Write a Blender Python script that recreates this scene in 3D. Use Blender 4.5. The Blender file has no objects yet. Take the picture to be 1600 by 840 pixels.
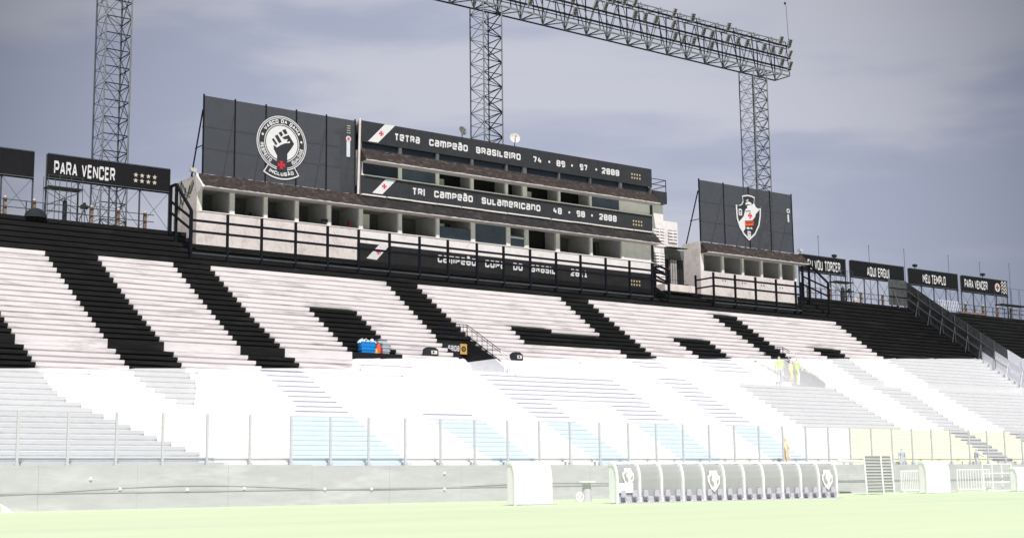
import bpy, math, random
from mathutils import Vector
random.seed(7)
C = bpy.context.scene.collection
# ------------------------------------------------------------------ camera
# world: X runs along the grandstand, Y runs from the touchline towards it, Z is up
CX, CY, FP = 800.0, 420.0, 2191.023
AX = Vector((0.79522847, 0.08144236, 0.60081514))
AY = Vector((-0.60618406, 0.12698408, 0.7851216))
AZ = Vector((-0.0123518, -0.98855561, 0.15035042))
CAM = Vector((0, 0, 1.3))
cam = bpy.data.cameras.new("camera"); camo = bpy.data.objects.new("camera", cam); C.objects.link(camo)
bpy.context.scene.camera = camo
cam.sensor_width = 36; cam.lens = 36 * FP / 1600; cam.clip_end = 5000; cam.clip_start = 0.1
right = Vector((AX[0], AY[0], AZ[0])); down = Vector((AX[1], AY[1], AZ[1])); fwd = Vector((AX[2], AY[2], AZ[2]))
from mathutils import Matrix
m = Matrix((right, -down, -fwd)).transposed().to_4x4(); m.translation = CAM; camo.matrix_world = m
# ------------------------------------------------------------------ light
sc = bpy.context.scene
sc.view_settings.view_transform = 'Standard'; sc.view_settings.look = 'None'
sc.view_settings.exposure = 0.0; sc.view_settings.gamma = 1
SUN_EL, SUN_AZ = math.radians(52), math.radians(-24)      # azimuth measured from -Y towards -X
sd = Vector((math.cos(SUN_EL) * math.sin(SUN_AZ), -math.cos(SUN_EL) * math.cos(SUN_AZ), math.sin(SUN_EL)))
sl = bpy.data.lights.new("sun", 'SUN'); sl.energy = 4.4; sl.angle = math.radians(0.6); sl.color = (1, .95, .93)
so = bpy.data.objects.new("sun", sl); C.objects.link(so); so.rotation_euler = sd.to_track_quat('Z', 'Y').to_euler(); so.location = (0, 0, 200)
w = bpy.data.worlds.new("World"); sc.world = w; w.use_nodes = True
nt = w.node_tree; nt.nodes.clear()
def N(t, nt, **k):
    n = nt.nodes.new(t)
    for a, b in k.items(): setattr(n, a, b)
    return n
out = N('ShaderNodeOutputWorld', nt); bg = N('ShaderNodeBackground', nt); bg.inputs[1].default_value = 0.1
sky = N('ShaderNodeTexSky', nt, sky_type='NISHITA'); sky.sun_disc = False; sky.sun_elevation = SUN_EL
sky.sun_rotation = math.atan2(sd.x, sd.y); sky.dust_density = 2.0; sky.air_density = 1.0
tc = N('ShaderNodeTexCoord', nt)
# thin high cloud: large soft streaks over the blue
mp = N('ShaderNodeMapping', nt); mp.inputs['Scale'].default_value = (1.0, 1.0, 5.0); mp.inputs['Rotation'].default_value = (.10, -.16, .3)
n1 = N('ShaderNodeTexNoise', nt); n1.inputs['Scale'].default_value = 2.6; n1.inputs['Detail'].default_value = 7; n1.inputs['Roughness'].default_value = .5; n1.inputs['Distortion'].default_value = .5
r1 = N('ShaderNodeMapRange', nt, interpolation_type='SMOOTHSTEP'); r1.inputs[1].default_value = .38; r1.inputs[2].default_value = .60
n2 = N('ShaderNodeVectorMath', nt, operation='DOT_PRODUCT')
gd = (fwd * 1.0 + right * 0.0 + down * 0.02).normalized(); n2.inputs[1].default_value = gd
r2 = N('ShaderNodeMapRange', nt, interpolation_type='SMOOTHSTEP'); r2.inputs[1].default_value = .89; r2.inputs[2].default_value = .992
cl1 = N('ShaderNodeMix', nt, data_type='RGBA'); cl1.inputs[6].default_value = (4.3, 4.65, 6.0, 1); cl1.inputs[7].default_value = (6.0, 6.1, 6.9, 1)
dim = N('ShaderNodeMix', nt, data_type='RGBA'); dim.inputs[6].default_value = (.30, .31, .33, 1); dim.inputs[7].default_value = (1.0, 1.0, 1.0, 1)
mul = N('ShaderNodeMix', nt, data_type='RGBA', blend_type='MULTIPLY'); mul.inputs[0].default_value = 1
mx = N('ShaderNodeMix', nt, data_type='RGBA'); mx.inputs[0].default_value = .94
L = nt.links.new
L(tc.outputs['Generated'], mp.inputs[0]); L(mp.outputs[0], n1.inputs[0]); L(n1.outputs[0], r1.inputs[0]); L(r1.outputs[0], cl1.inputs[0])
L(tc.outputs['Generated'], n2.inputs[0]); L(n2.outputs['Value'], r2.inputs[0]); L(r2.outputs[0], dim.inputs[0])
L(cl1.outputs[2], mul.inputs[6]); L(dim.outputs[2], mul.inputs[7]); L(sky.outputs[0], mx.inputs[6]); L(mul.outputs[2], mx.inputs[7])
L(mx.outputs[2], bg.inputs[0]); L(bg.outputs[0], out.inputs[0])
# ------------------------------------------------------------------ measuring helpers (pixel of the 1600x840 photo -> point on a world plane)
def ray(px, py):
    d = Vector((px - CX, py - CY, FP)); return Vector((AX.dot(d), AY.dot(d), AZ.dot(d)))
def aY(px, py, Y): d = ray(px, py); return CAM + d * (Y / d.y)
def aZ(px, py, Z=0): d = ray(px, py); return CAM + d * ((Z - CAM.z) / d.z)
def aX(px, py, X): d = ray(px, py); return CAM + d * (X / d.x)
def proj(p):
    v = Vector(p) - CAM; c = AX * v.x + AY * v.y + AZ * v.z
    return CX + FP * c[0] / c[2], CY + FP * c[1] / c[2]
# ------------------------------------------------------------------ materials
MAT = {}
def mat(name, col, rough=.7, var=.12, scale=1.5, stain=None, stain_amt=.0, metal=0, bump=0.0, spec=.3, stretch=(1, 1, 1), alpha=None):
    m = bpy.data.materials.new(name); m.use_nodes = True; t = m.node_tree; b = t.nodes['Principled BSDF']
    b.inputs['Roughness'].default_value = rough; b.inputs['Metallic'].default_value = metal
    b.inputs['Specular IOR Level'].default_value = spec
    g = N('ShaderNodeNewGeometry', t); mpn = N('ShaderNodeMapping', t); mpn.inputs['Scale'].default_value = stretch
    t.links.new(g.outputs['Position'], mpn.inputs[0])
    n = N('ShaderNodeTexNoise', t); n.inputs['Scale'].default_value = scale; n.inputs['Detail'].default_value = 6; n.inputs['Roughness'].default_value = .65
    t.links.new(mpn.outputs[0], n.inputs[0])
    r = N('ShaderNodeMapRange', t); r.inputs[1].default_value = .3; r.inputs[2].default_value = .7; r.inputs[3].default_value = 1 - var; r.inputs[4].default_value = 1 + var
    t.links.new(n.outputs[0], r.inputs[0])
    mm = N('ShaderNodeMix', t, data_type='RGBA', blend_type='MULTIPLY'); mm.inputs[0].default_value = 1; mm.inputs[6].default_value = (*col, 1)
    t.links.new(r.outputs[0], mm.inputs[7]); last = mm.outputs[2]
    if stain:
        n3 = N('ShaderNodeTexNoise', t); n3.inputs['Scale'].default_value = scale * .45; n3.inputs['Detail'].default_value = 8; n3.inputs['Roughness'].default_value = .7
        t.links.new(mpn.outputs[0], n3.inputs[0])
        r3 = N('ShaderNodeMapRange', t); r3.inputs[1].default_value = .52; r3.inputs[2].default_value = .72; r3.inputs[4].default_value = stain_amt
        t.links.new(n3.outputs[0], r3.inputs[0])
        m3 = N('ShaderNodeMix', t, data_type='RGBA'); m3.inputs[7].default_value = (*stain, 1)
        t.links.new(r3.outputs[0], m3.inputs[0]); t.links.new(last, m3.inputs[6]); last = m3.outputs[2]
    t.links.new(last, b.inputs['Base Color'])
    if bump:
        bn = N('ShaderNodeBump', t); bn.inputs['Strength'].default_value = bump; bn.inputs['Distance'].default_value = .05
        t.links.new(n.outputs[0], bn.inputs['Height']); t.links.new(bn.outputs[0], b.inputs['Normal'])
    if alpha is not None: b.inputs['Alpha'].default_value = alpha
    MAT[name] = m; return m
mat('black_paint', (.0105, .0105, .012), .65, .35, 2, (.04, .04, .042), .6, stretch=(.3, 1, 2), spec=.2)
mat('white_paint', (.73, .695, .71), .75, .07, 2.2, (.34, .31, .31), .95, stretch=(.25, 1, 2.5))
mat('washout_white', (.94, .92, .935), .8, .015, 2)  # washout set: overexposed brightness painted into the lower colours
mat('washout_grey', (.63, .64, .645), .8, .04, 2, (.71, .72, .73), .5, stretch=(.3, 1, 1))
mat('washout_soft', (.82, .83, .85), .8, .05, 2)
mat('washout_line', (.66, .66, .74), .8, .05, 2)  # also paints the thin shadow line under washed-out nosings
mat('washout_blue', (.72, .80, .845), .8, .03, 1)  # washout plus glass tint painted into rows behind the fence
mat('washout_cream', (.90, .89, .865), .8, .02, 1)
mat('washout_yellow', (.89, .88, .72), .8, .02, 1)
mat('wall_white', (.72, .655, .65), .85, .10, 1.4, (.36, .29, .26), .6, bump=.2)
mat('wall_bright', (.80, .76, .77), .85, .07, 1.5, (.48, .42, .39), .45)
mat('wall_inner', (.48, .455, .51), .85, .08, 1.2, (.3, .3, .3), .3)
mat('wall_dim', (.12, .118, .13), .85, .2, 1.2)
mat('board_black', (.034, .035, .042), .55, .12, 1.0, (.06, .06, .066), .3)
mat('board_low', (.018, .018, .02), .6, .2, 1.2, (.03, .03, .03), .4)
mat('lettering_white', (.70, .69, .72), .6, .05, 3)
mat('steel_dark', (.008, .009, .015), .7, .2, 4, spec=.12)
mat('hoarding_black', (.012, .012, .015), .7, .15, 1.5, (.02, .02, .023), .3, spec=.15)
mat('steel_grey', (.20, .215, .23), .5, .25, 2.5, (.10, .09, .08), .4, metal=.2)
mat('steel_mid', (.075, .085, .105), .5, .25, 2.5, metal=.2)
mat('tile_brown', (.040, .032, .030), .95, .5, 2.0, (.17, .12, .105), .8, stretch=(1.3, 2, 2), bump=.8)
mat('canopy_dark', (.026, .025, .026), .95, .45, 1.6, (.11, .09, .085), .6, bump=.6)
mat('soffit', (.54, .50, .50), .9, .1, 1.5)
mat('dark_interior', (.012, .013, .015), .8, .3, 1)
mat('dark_glass', (.02, .028, .04), .12, .2, .6, spec=.6)
mat('blue_glass', (.07, .09, .125), .15, .25, .5, spec=.6)
mat('red', (.62, .02, .05), .6, .1, 4)
mat('dark_red', (.20, .02, .03), .6, .1, 4)
mat('gold', (.55, .45, .28), .6, .15, 6)
mat('gold_pale', (.60, .55, .46), .6, .15, 6)
mat('post_rust', (.20, .13, .10), .9, .35, 5, (.42, .38, .36), .9)
mat('concrete', (.36, .34, .33), .9, .2, 2)
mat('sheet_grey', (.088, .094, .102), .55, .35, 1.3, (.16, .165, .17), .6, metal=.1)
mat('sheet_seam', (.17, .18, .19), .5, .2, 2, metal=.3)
mat('sheet_washout', (.86, .88, .92), .6, .04, 1.3)  # lighter copy of the barrier sheet, washout painted in
mat('lamp_shell', (.46, .45, .52), .5, .15, 3, metal=.1)
mat('lamp_grill', (.055, .043, .040), .6, .3, 9)
mat('dish_grey', (.16, .155, .145), .5, .1, 4)
mat('dish_white', (.68, .64, .62), .5, .1, 4)
mat('perimeter', (.53, .53, .56), .85, .08, 1.2, (.68, .68, .72), .8, stretch=(.35, 1, 1.4))  # washout brightness painted into the wall colour
mat('perimeter_line', (.47, .47, .50), .85, .06, 2)
mat('washout_post', (.60, .60, .65), .6, .06, 3)  # fence posts and pitch-side metal, brightened by painted washout
mat('washout_metal', (.93, .93, .95), .5, .02, 3)
mat('shelter_grey', (.41, .42, .425), .6, .03, 2)  # team shelter colours with washout brightness painted in
mat('shelter_white', (.95, .96, .98), .5, .02, 2)
mat('shelter_blue', (.86, .95, 1.0), .5, .02, 2)
mat('seat_mix', (.58, .57, .64), .6, .06, 6)
mat('grass', (.69, .81, .54), .95, .05, .12, (.57, .72, .55), .75, bump=.1, stretch=(.35, 1.2, 1))  # grass lightened well past green: washout painted in
mat('cooler_blue', (.01, .22, .62), .5, .1, 5)
mat('ice_white', (.78, .86, .95), .6, .2, 8)
mat('orange_red', (.75, .10, .03), .6, .2, 8)
mat('yellow', (.62, .38, .10), .6, .1, 6)
mat('crate_grey', (.28, .31, .38), .6, .15, 4)
mat('crate_pale', (.62, .66, .74), .6, .1, 4)
mat('hi_vis', (.72, 1.0, .42), .7, .05, 6)
mat('washout_orange', (1.0, .80, .58), .7, .08, 4)  # orange cloth with washout painted in
mat('skin', (.42, .25, .17), .6, .1, 8)
mat('washout_skin', (.85, .78, .72), .6, .05, 8)  # lighter copy of skin, washout painted in
mat('cloth_dark', (.02, .022, .028), .8, .2, 8)
mat('cloth_washout', (.66, .68, .76), .8, .1, 8)  # clothing in the lower zone, lightened by painted washout
mat('hair', (.02, .015, .012), .8, .2, 8)
mat('cloth_beige', (.55, .45, .38), .8, .2, 5)
mat('washout_green', (.72, .95, .70), .8, .1, 5)  # plant green lightened by painted washout
def meshmat(name, col, alpha):          # perforated banner mesh: partly see-through
    m = mat(name, col, .8, .07, .5, (col[0] * 1.25, col[1] * 1.25, col[2] * 1.25), .3); m.node_tree.nodes['Principled BSDF'].inputs['Alpha'].default_value = alpha
meshmat('banner_mesh', (.058, .062, .074), .80)
def glassmat():
    m = bpy.data.materials.new('clear_glass'); m.use_nodes = True; t = m.node_tree; t.nodes.clear()
    o = N('ShaderNodeOutputMaterial', t); a = N('ShaderNodeBsdfTransparent', t); a.inputs[0].default_value = (.985, .995, .99, 1)
    g = N('ShaderNodeBsdfGlossy', t); g.inputs['Roughness'].default_value = .08
    n = N('ShaderNodeTexNoise', t); n.inputs['Scale'].default_value = .8
    r = N('ShaderNodeMapRange', t); r.inputs[3].default_value = .01; r.inputs[4].default_value = .06
    x = N('ShaderNodeMixShader', t); t.links.new(n.outputs[0], r.inputs[0]); t.links.new(r.outputs[0], x.inputs[0])
    t.links.new(a.outputs[0], x.inputs[1]); t.links.new(g.outputs[0], x.inputs[2]); t.links.new(x.outputs[0], o.inputs[0]); MAT['clear_glass'] = m
glassmat()
# ------------------------------------------------------------------ mesh helpers
class MB:
    def __init__(s): s.v = []; s.f = []; s.m = []; s.names = []
    def mi(s, n):
        if n not in s.names: s.names.append(n)
        return s.names.index(n)
    def face(s, pts, mt):
        b = len(s.v); s.v += [tuple(p) for p in pts]; s.f.append(tuple(range(b, b + len(pts)))); s.m.append(s.mi(mt)); return s
    def hexa(s, p, mt):                     # p: 4 bottom, 4 top
        b = len(s.v); s.v += [tuple(q) for q in p]; k = s.mi(mt)
        for f in ((3, 2, 1, 0), (4, 5, 6, 7), (0, 1, 5, 4), (1, 2, 6, 5), (2, 3, 7, 6), (3, 0, 4, 7)): s.f.append(tuple(b + i for i in f)); s.m.append(k)
        return s
    def box(s, x0, x1, y0, y1, z0, z1, mt):
        return s.hexa([(x0, y0, z0), (x1, y0, z0), (x1, y1, z0), (x0, y1, z0), (x0, y0, z1), (x1, y0, z1), (x1, y1, z1), (x0, y1, z1)], mt)
    def bar(s, p, q, wd, mt, n=4):
        p = Vector(p); q = Vector(q); d = (q - p).normalized(); u = d.cross(Vector((0, 0, 1)))
        if u.length < .05: u = d.cross(Vector((0, 1, 0)))
        u.normalize(); v = d.cross(u); b = len(s.v); k = s.mi(mt); r = wd / 2 * (1.414 if n == 4 else 1)
        for c in (p, q):
            for i in range(n):
                a = 2 * math.pi * (i + .5) / n; s.v.append(tuple(c + u * math.cos(a) * r + v * math.sin(a) * r))
        for i in range(n): j = (i + 1) % n; s.f.append((b + i, b + j, b + n + j, b + n + i)); s.m.append(k)
        s.f.append(tuple(b + i for i in reversed(range(n)))); s.m.append(k); s.f.append(tuple(b + n + i for i in range(n))); s.m.append(k)
        return s
    def disc(s, c, nrm, r, th, mt, n=20, rb=None):   # thin cylinder / frustum along nrm
        c = Vector(c); nrm = Vector(nrm).normalized(); u = nrm.cross(Vector((0, 0, 1)))
        if u.length < .05: u = Vector((1, 0, 0))
        u.normalize(); v = nrm.cross(u); b = len(s.v); k = s.mi(mt)
        for cc, rr in ((c, rb if rb else r), (c + nrm * th, r)):
            for i in range(n): a = 2 * math.pi * i / n; s.v.append(tuple(cc + u * math.cos(a) * rr + v * math.sin(a) * rr))
        for i in range(n): j = (i + 1) % n; s.f.append((b + i, b + j, b + n + j, b + n + i)); s.m.append(k)
        s.f.append(tuple(b + i for i in reversed(range(n)))); s.m.append(k); s.f.append(tuple(b + n + i for i in range(n))); s.m.append(k)
        return s
    def poly(s, pts, y, th, mt):            # outline in XZ, front face at y, thickness th backwards
        b = len(s.v); n = len(pts); k = s.mi(mt)
        s.v += [(p[0], y, p[1]) for p in pts] + [(p[0], y + th, p[1]) for p in pts]
        s.f.append(tuple(b + i for i in range(n))); s.m.append(k)
        for i in range(n): j = (i + 1) % n; s.f.append((b + i, b + n + i, b + n + j, b + j)); s.m.append(k)
        return s
    def build(s, name, parent=None, smooth=False):
        me = bpy.data.meshes.new(name); o_ = parent_org(parent)
        me.from_pydata([(v[0] - o_[0], v[1] - o_[1], v[2] - o_[2]) for v in s.v], [], s.f)
        for n in s.names: me.materials.append(MAT[n])
        me.polygons.foreach_set('material_index', s.m)
        if smooth: me.polygons.foreach_set('use_smooth', [True] * len(s.f))
        me.update(); o = bpy.data.objects.new(name, me); C.objects.link(o)
        if parent: o.parent = parent
        return o
def parent_org(p):
    v = Vector((0, 0, 0))
    while p: v = v + Vector(p.location); p = p.parent
    return v
def tag(o, label, cat, group=None, kind=None):
    if label: o['label'] = label
    if cat: o['category'] = cat
    if group: o['group'] = group
    if kind: o['kind'] = kind
    return o
def thing(name, label, cat, loc, group=None):
    o = bpy.data.objects.new(name, None); C.objects.link(o); o.location = loc; o.empty_display_size = .3
    return tag(o, label, cat, group)
def copy_tree(root, loc, label=None):
    r = root.copy(); C.objects.link(r); r.location = loc
    if label: r['label'] = label
    for ch in list(root.children):
        c = ch.copy(); C.objects.link(c); c.parent = r
        for g in list(ch.children): d = g.copy(); C.objects.link(d); d.parent = c
    return r
# ------------------------------------------------------------------ lettering: stroke glyphs (unit box, width factor)
G = {
'A': (1, [[(0, 0), (.5, 1), (1, 0)], [(.2, .3), (.8, .3)]]), 'B': (1, [[(0, 0), (0, 1), (.8, 1), (1, .85), (1, .65), (.8, .52), (0, .52)], [(.8, .52), (1, .38), (1, .15), (.8, 0), (0, 0)]]),
'C': (1, [[(1, .7), (1, .9), (.85, 1), (.15, 1), (0, .9), (0, .1), (.15, 0), (.85, 0), (1, .1), (1, .3)]]), 'D': (1, [[(0, 0), (0, 1), (.8, 1), (1, .85), (1, .15), (.8, 0), (0, 0)]]),
'E': (.85, [[(1, 1), (0, 1), (0, 0), (1, 0)], [(0, .52), (.85, .52)]]), 'G': (1, [[(1, .72), (1, .9), (.85, 1), (.15, 1), (0, .9), (0, .1), (.15, 0), (.85, 0), (1, .1), (1, .48), (.55, .48)]]),
'I': (.0, [[(0, 0), (0, 1)]]), 'L': (.85, [[(0, 1), (0, 0), (1, 0)]]), 'M': (1.35, [[(0, 0), (0, 1), (.5, .3), (1, 1), (1, 0)]]), 'N': (1.05, [[(0, 0), (0, 1), (1, 0), (1, 1)]]),
'O': (1, [[(.15, 0), (0, .1), (0, .9), (.15, 1), (.85, 1), (1, .9), (1, .1), (.85, 0), (.15, 0)]]), 'P': (1, [[(0, 0), (0, 1), (.8, 1), (1, .87), (1, .55), (.8, .42), (0, .42)]]),
'Q': (1, [[(.15, 0), (0, .1), (0, .9), (.15, 1), (.85, 1), (1, .9), (1, .1), (.85, 0), (.15, 0)], [(.6, .2), (1, -.15)]]), 'R': (1, [[(0, 0), (0, 1), (.8, 1), (1, .87), (1, .6), (.8, .47), (0, .47)], [(.6, .47), (1, 0)]]),
'S': (1, [[(1, .75), (1, .9), (.85, 1), (.15, 1), (0, .9), (0, .62), (.15, .52), (.85, .5), (1, .4), (1, .1), (.85, 0), (.15, 0), (0, .1), (0, .25)]]),
'T': (1, [[(0, 1), (1, 1)], [(.5, 1), (.5, 0)]]), 'U': (1, [[(0, 1), (0, .1), (.15, 0), (.85, 0), (1, .1), (1, 1)]]), 'V': (1, [[(0, 1), (.5, 0), (1, 1)]]),
'e': (1, [[(0, .5), (1, .5), (1, .9), (.85, 1), (.15, 1), (0, .9), (0, .1), (.15, 0), (1, 0)]]), 'a': (1, [[(0, 1), (.85, 1), (1, .9), (1, 0)], [(1, .55), (.15, .55), (0, .45), (0, .1), (.15, 0), (1, 0)]]),
'm': (1.4, [[(0, 0), (0, 1), (.9, 1), (1, .9), (1, 0)], [(.5, 1), (.5, 0)]]), 'n': (1, [[(0, 0), (0, 1), (.85, 1), (1, .9), (1, 0)]]),
'0': (1, [[(.15, 0), (0, .1), (0, .9), (.15, 1), (.85, 1), (1, .9), (1, .1), (.85, 0), (.15, 0)], [(0, .4), (1, .6)]]), '1': (.8, [[(0, .8), (.5, 1), (.5, 0)], [(0, 0), (1, 0)]]),
'2': (1, [[(0, .8), (0, .9), (.15, 1), (.85, 1), (1, .9), (1, .6), (0, .15), (0, 0), (1, 0)]]), '4': (1, [[(.35, 1), (0, .35), (1, .35)], [(.7, .65), (.7, 0)]]),
'7': (1, [[(0, 1), (1, 1), (.45, 0)]]), '8': (1, [[(.15, 0), (0, .1), (0, .42), (.15, .52), (0, .62), (0, .9), (.15, 1), (.85, 1), (1, .9), (1, .62), (.85, .52), (1, .42), (1, .1), (.85, 0), (.15, 0)], [(.15, .52), (.85, .52)]]),
'9': (1, [[(1, .5), (.15, .5), (0, .6), (0, .9), (.15, 1), (.85, 1), (1, .9), (1, .1), (.85, 0), (.1, 0)]]), ' ': (.35, []),
}
G['Ã'] = (1, G['A'][1] + [[(.1, 1.22), (.35, 1.32), (.6, 1.2), (.9, 1.3)]]); G['ã'] = (1, G['a'][1] + [[(.1, 1.24), (.35, 1.34), (.6, 1.22), (.9, 1.32)]]); G['Í'] = (0, G['I'][1])
G['í'] = G['Í']
def stroke(mb, pts, t, tx, y, mt, mapf):
    for i in range(1, len(pts) - 1):        # a sharp corner ends one ribbon and starts the next
        a, b, c = pts[i - 1], pts[i], pts[i + 1]
        u = (b[0] - a[0], b[1] - a[1]); v = (c[0] - b[0], c[1] - b[1])
        if (u[0] * v[0] + u[1] * v[1]) / ((math.hypot(*u) * math.hypot(*v)) or 1) < -.05:
            stroke1(mb, pts[:i + 1], t, tx, y, mt, mapf); stroke(mb, pts[i:], t, tx, y - .001, mt, mapf); return
    stroke1(mb, pts, t, tx, y, mt, mapf)
def stroke1(mb, pts, t, tx, y, mt, mapf):
    """mitred ribbon; pts in text space (x, z); t = vertical pen, tx = horizontal pen"""
    closed = len(pts) > 2 and pts[0] == pts[-1]
    if closed: pts = pts[:-1]
    n = len(pts); L_ = []; R_ = []
    def nrm(a, b):
        dx, dz = b[0] - a[0], b[1] - a[1]; l = math.hypot(dx, dz) or 1; return -dz / l, dx / l
    for i, p in enumerate(pts):
        if closed or 0 < i < n - 1:
            a = nrm(pts[i - 1], p); b = nrm(p, pts[(i + 1) % n]); k = 1 + a[0] * b[0] + a[1] * b[1]; k = max(k, .5)
            o = ((a[0] + b[0]) / k, (a[1] + b[1]) / k)
        else: o = nrm(p, pts[1]) if i == 0 else nrm(pts[i - 1], p)
        L_.append((p[0] + o[0] * tx / 2, p[1] + o[1] * t / 2)); R_.append((p[0] - o[0] * tx / 2, p[1] - o[1] * t / 2))
    for i in range(n if closed else n - 1):
        j = (i + 1) % n; q = [L_[i], R_[i], R_[j], L_[j]]
        mb.face([mapf(a[0], a[1], y) for a in q], mt)
def text(mb, s, x0, x1, z0, h, y, mt, t=.2, gap=.55, wd=.6, mapf=None):
    mapf = mapf or (lambda x, z, yy: (x, yy, z))
    tx = t * wd * 1.5
    tot = 0; xs = []
    for c in s: xs.append(tot); tot += G[c][0] * wd + tx + gap * wd * .5
    tot -= gap * wd * .5; k = (x1 - x0) / tot
    for c, xx in zip(s, xs):
        for st, pl in enumerate(G[c][1]):
            pts = [(x0 + (xx + tx / 2 + p[0] * G[c][0] * wd) * k, z0 + h * (t / 2 + p[1] * (1 - t))) for p in pl]
            if len(pl) == 2 and pl[0][1] in (1, 0) and pl[0][0] == pl[1][0]: pts = [(pts[0][0], z0 + h * (0 if pl[0][1] == 0 else 1)), (pts[1][0], z0 + h * (1 if pl[1][1] == 1 else 0))]
            stroke(mb, pts, h * t, tx * k, y - .002 * st, mt, mapf)
def cross(mb, cx, cz, r, y, mt):           # cross pattee
    for a in range(4):
        an = a * math.pi / 2; ca, sa = math.cos(an), math.sin(an)
        pts = [(.12, .1), (1, .55), (.82, 0), (1, -.55), (.12, -.1)]
        pts = [(1, .5), (.1, .13), (.1, -.13), (1, -.5), (.85, 0)]
        mb.face([(cx + r * (p[0] * ca - p[1] * sa), y, cz + r * (p[0] * sa + p[1] * ca)) for p in pts], mt)
    mb.face([(cx - .13 * r, y - .001, cz - .13 * r), (cx + .13 * r, y - .001, cz - .13 * r), (cx + .13 * r, y - .001, cz + .13 * r), (cx - .13 * r, y - .001, cz + .13 * r)], mt)
def star(mb, cx, cz, r, y, mt):
    c = (cx, y, cz); pts = [(cx + (r if i % 2 == 0 else r * .45) * math.sin(i * math.pi / 5), y, cz + (r if i % 2 == 0 else r * .45) * math.cos(i * math.pi / 5)) for i in range(10)]
    for i in range(10): mb.face([c, pts[i], pts[(i + 1) % 10]], mt)
def disk(mb, cx, cz, r, y, mt, n=36, ri=0):
    for i in range(n):
        a, b = 2 * math.pi * i / n, 2 * math.pi * (i + 1) / n
        P_ = [(cx + r * math.cos(a), y, cz + r * math.sin(a)), (cx + r * math.cos(b), y, cz + r * math.sin(b))]
        Q_ = [(cx + ri * math.cos(b), y, cz + ri * math.sin(b)), (cx + ri * math.cos(a), y, cz + ri * math.sin(a))] if ri else [(cx, y, cz)]
        mb.face(P_ + Q_, mt)
# ================================================================== SETTING
g = MB(); n = 12
g.face([(-1500, -800, 0), (1800, -800, 0), (1800, 1800, 0), (-1500, 1800, 0)], 'grass')
tag(g.build('pitch'), 'pale grass playing field', None, kind='structure')
# ================================================================== GRANDSTAND
XL, XR = 16.0, 222.0
tops = [722 - 8.86 * i for i in range(21)] + [536.0] + [520 - 8.39 * k for k in range(17)] + [385.8 - 8.8 * i for i in range(1, 7)]
prof = [(83.6, aY(0, tops[0], 83.6).z)]
for i, t in enumerate(tops[1:]):
    s_ = .50 + .14 * i / len(tops); lo, hi = .05, 6
    for _ in range(40):
        ww = (lo + hi) / 2
        if aY(0, t, prof[-1][0] + ww).z - prof[-1][1] > s_ * ww: lo = ww
        else: hi = ww
    prof.append((prof[-1][0] + ww, prof[-1][1] + s_ * ww))
YTOP, ZTOP = prof[-1]
def rowat(y0): return min(range(len(tops)), key=lambda i: abs(tops[i] - y0))
def cut(y0, pl):                            # x pixel where an outline (list of pixel points) meets the row y0
    for (x1, y1), (x2, y2) in zip(pl, pl[1:]):
        def h(x, y): return 717 - (717 - y) * 3700 / (3700 - x) - y0
        a, b = h(x1, y1), h(x2, y2)
        if a * b <= 0 and a != b: u = a / (a - b); return x1 + (x2 - x1) * u
    return None
# painted letters: (left outline, right outline) of each dark shape, measured along the terrace
SH = [
 ([(-400, 480), (-400, 800)], [(-2, 484), (25, 526), (37, 540), (61, 575), (82, 605), (97, 619), (128, 631), (165, 650), (209, 668), (250, 685), (293, 701), (350, 722), (420, 746)]),
 ([(67, 390), (165, 528), (179, 545), (200, 572), (212, 585), (233, 604), (267, 622), (286, 631)], [(152, 400), (201, 469), (257, 537), (271, 551), (292, 580), (308, 597), (306, 607), (303, 631)]),
 ([(267, 408), (374, 540), (383, 555), (397, 563), (413, 579), (447, 612), (463, 629), (461, 643), (453, 655), (452, 748)], [(327, 415), (398, 499), (445, 546), (461, 561), (476, 579), (511, 612), (548, 644), (600, 690), (650, 728), (680, 750)]),
 ([(483, 482), (547, 549), (573, 571), (576, 574)], [(556, 486), (612, 543), (634, 560), (648, 573), (650, 577)]),
 ([(655, 640), (686, 662), (785, 727), (820, 750)], [(730, 641), (757, 657), (800, 690), (850, 728), (880, 750)]),
 ([(598, 436), (685, 529), (711, 550), (747, 579), (794, 616), (803, 623), (842, 652), (950, 729), (985, 752)], [(647, 441), (728, 521), (745, 536), (785, 570), (793, 577), (801, 583), (804, 585), (825, 601), (854, 623), (894, 652), (1000, 729), (1035, 752)]),
 ([(790, 580), (790, 580)], [(952, 588), (952, 588)]),
 ([(791, 504), (825, 539.5), (826, 541)], [(854, 510), (872, 525), (872.5, 526)]),
 ([(875, 465), (942, 527), (977, 555), (988, 560), (1016, 582), (1035, 593), (1095, 633), (1128, 656), (1225, 729), (1257, 752)], [(917, 468), (1011, 547), (1020, 554), (1056, 582), (1075, 593), (1134, 633), (1170, 655), (1280, 729), (1312, 752)]),
 ([(940, 620), (989, 657), (1080, 729), (1110, 752)], [(999, 621), (1051, 657), (1140, 729), (1170, 752)]),
 ([(1048, 527), (1095, 559), (1132, 588), (1133, 591)], [(1102, 528), (1137, 555), (1182, 588), (1186, 592)]),
 ([(1107, 488), (1206, 559), (1245, 590), (1250, 594)], [(1142, 489), (1213, 543), (1285, 594), (1288, 597)]),
 ([(1264, 541), (1291, 557), (1346, 597), (1382, 613), (1414, 634), (1452, 655), (1475, 666), (1402, 672), (1440, 690), (1485, 715), (1520, 735)], [(1307, 543), (1332, 564), (1378, 594), (1428, 613), (1486, 656), (1505, 667), (1452, 682), (1510, 716), (1545, 735)]),
 ([(1304, 503), (1372, 554), (1425, 583), (1489, 624), (1550, 660), (1585, 680), (1680, 735), (1706, 752)], [(4000, 500), (4000, 800)]),
]
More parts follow.
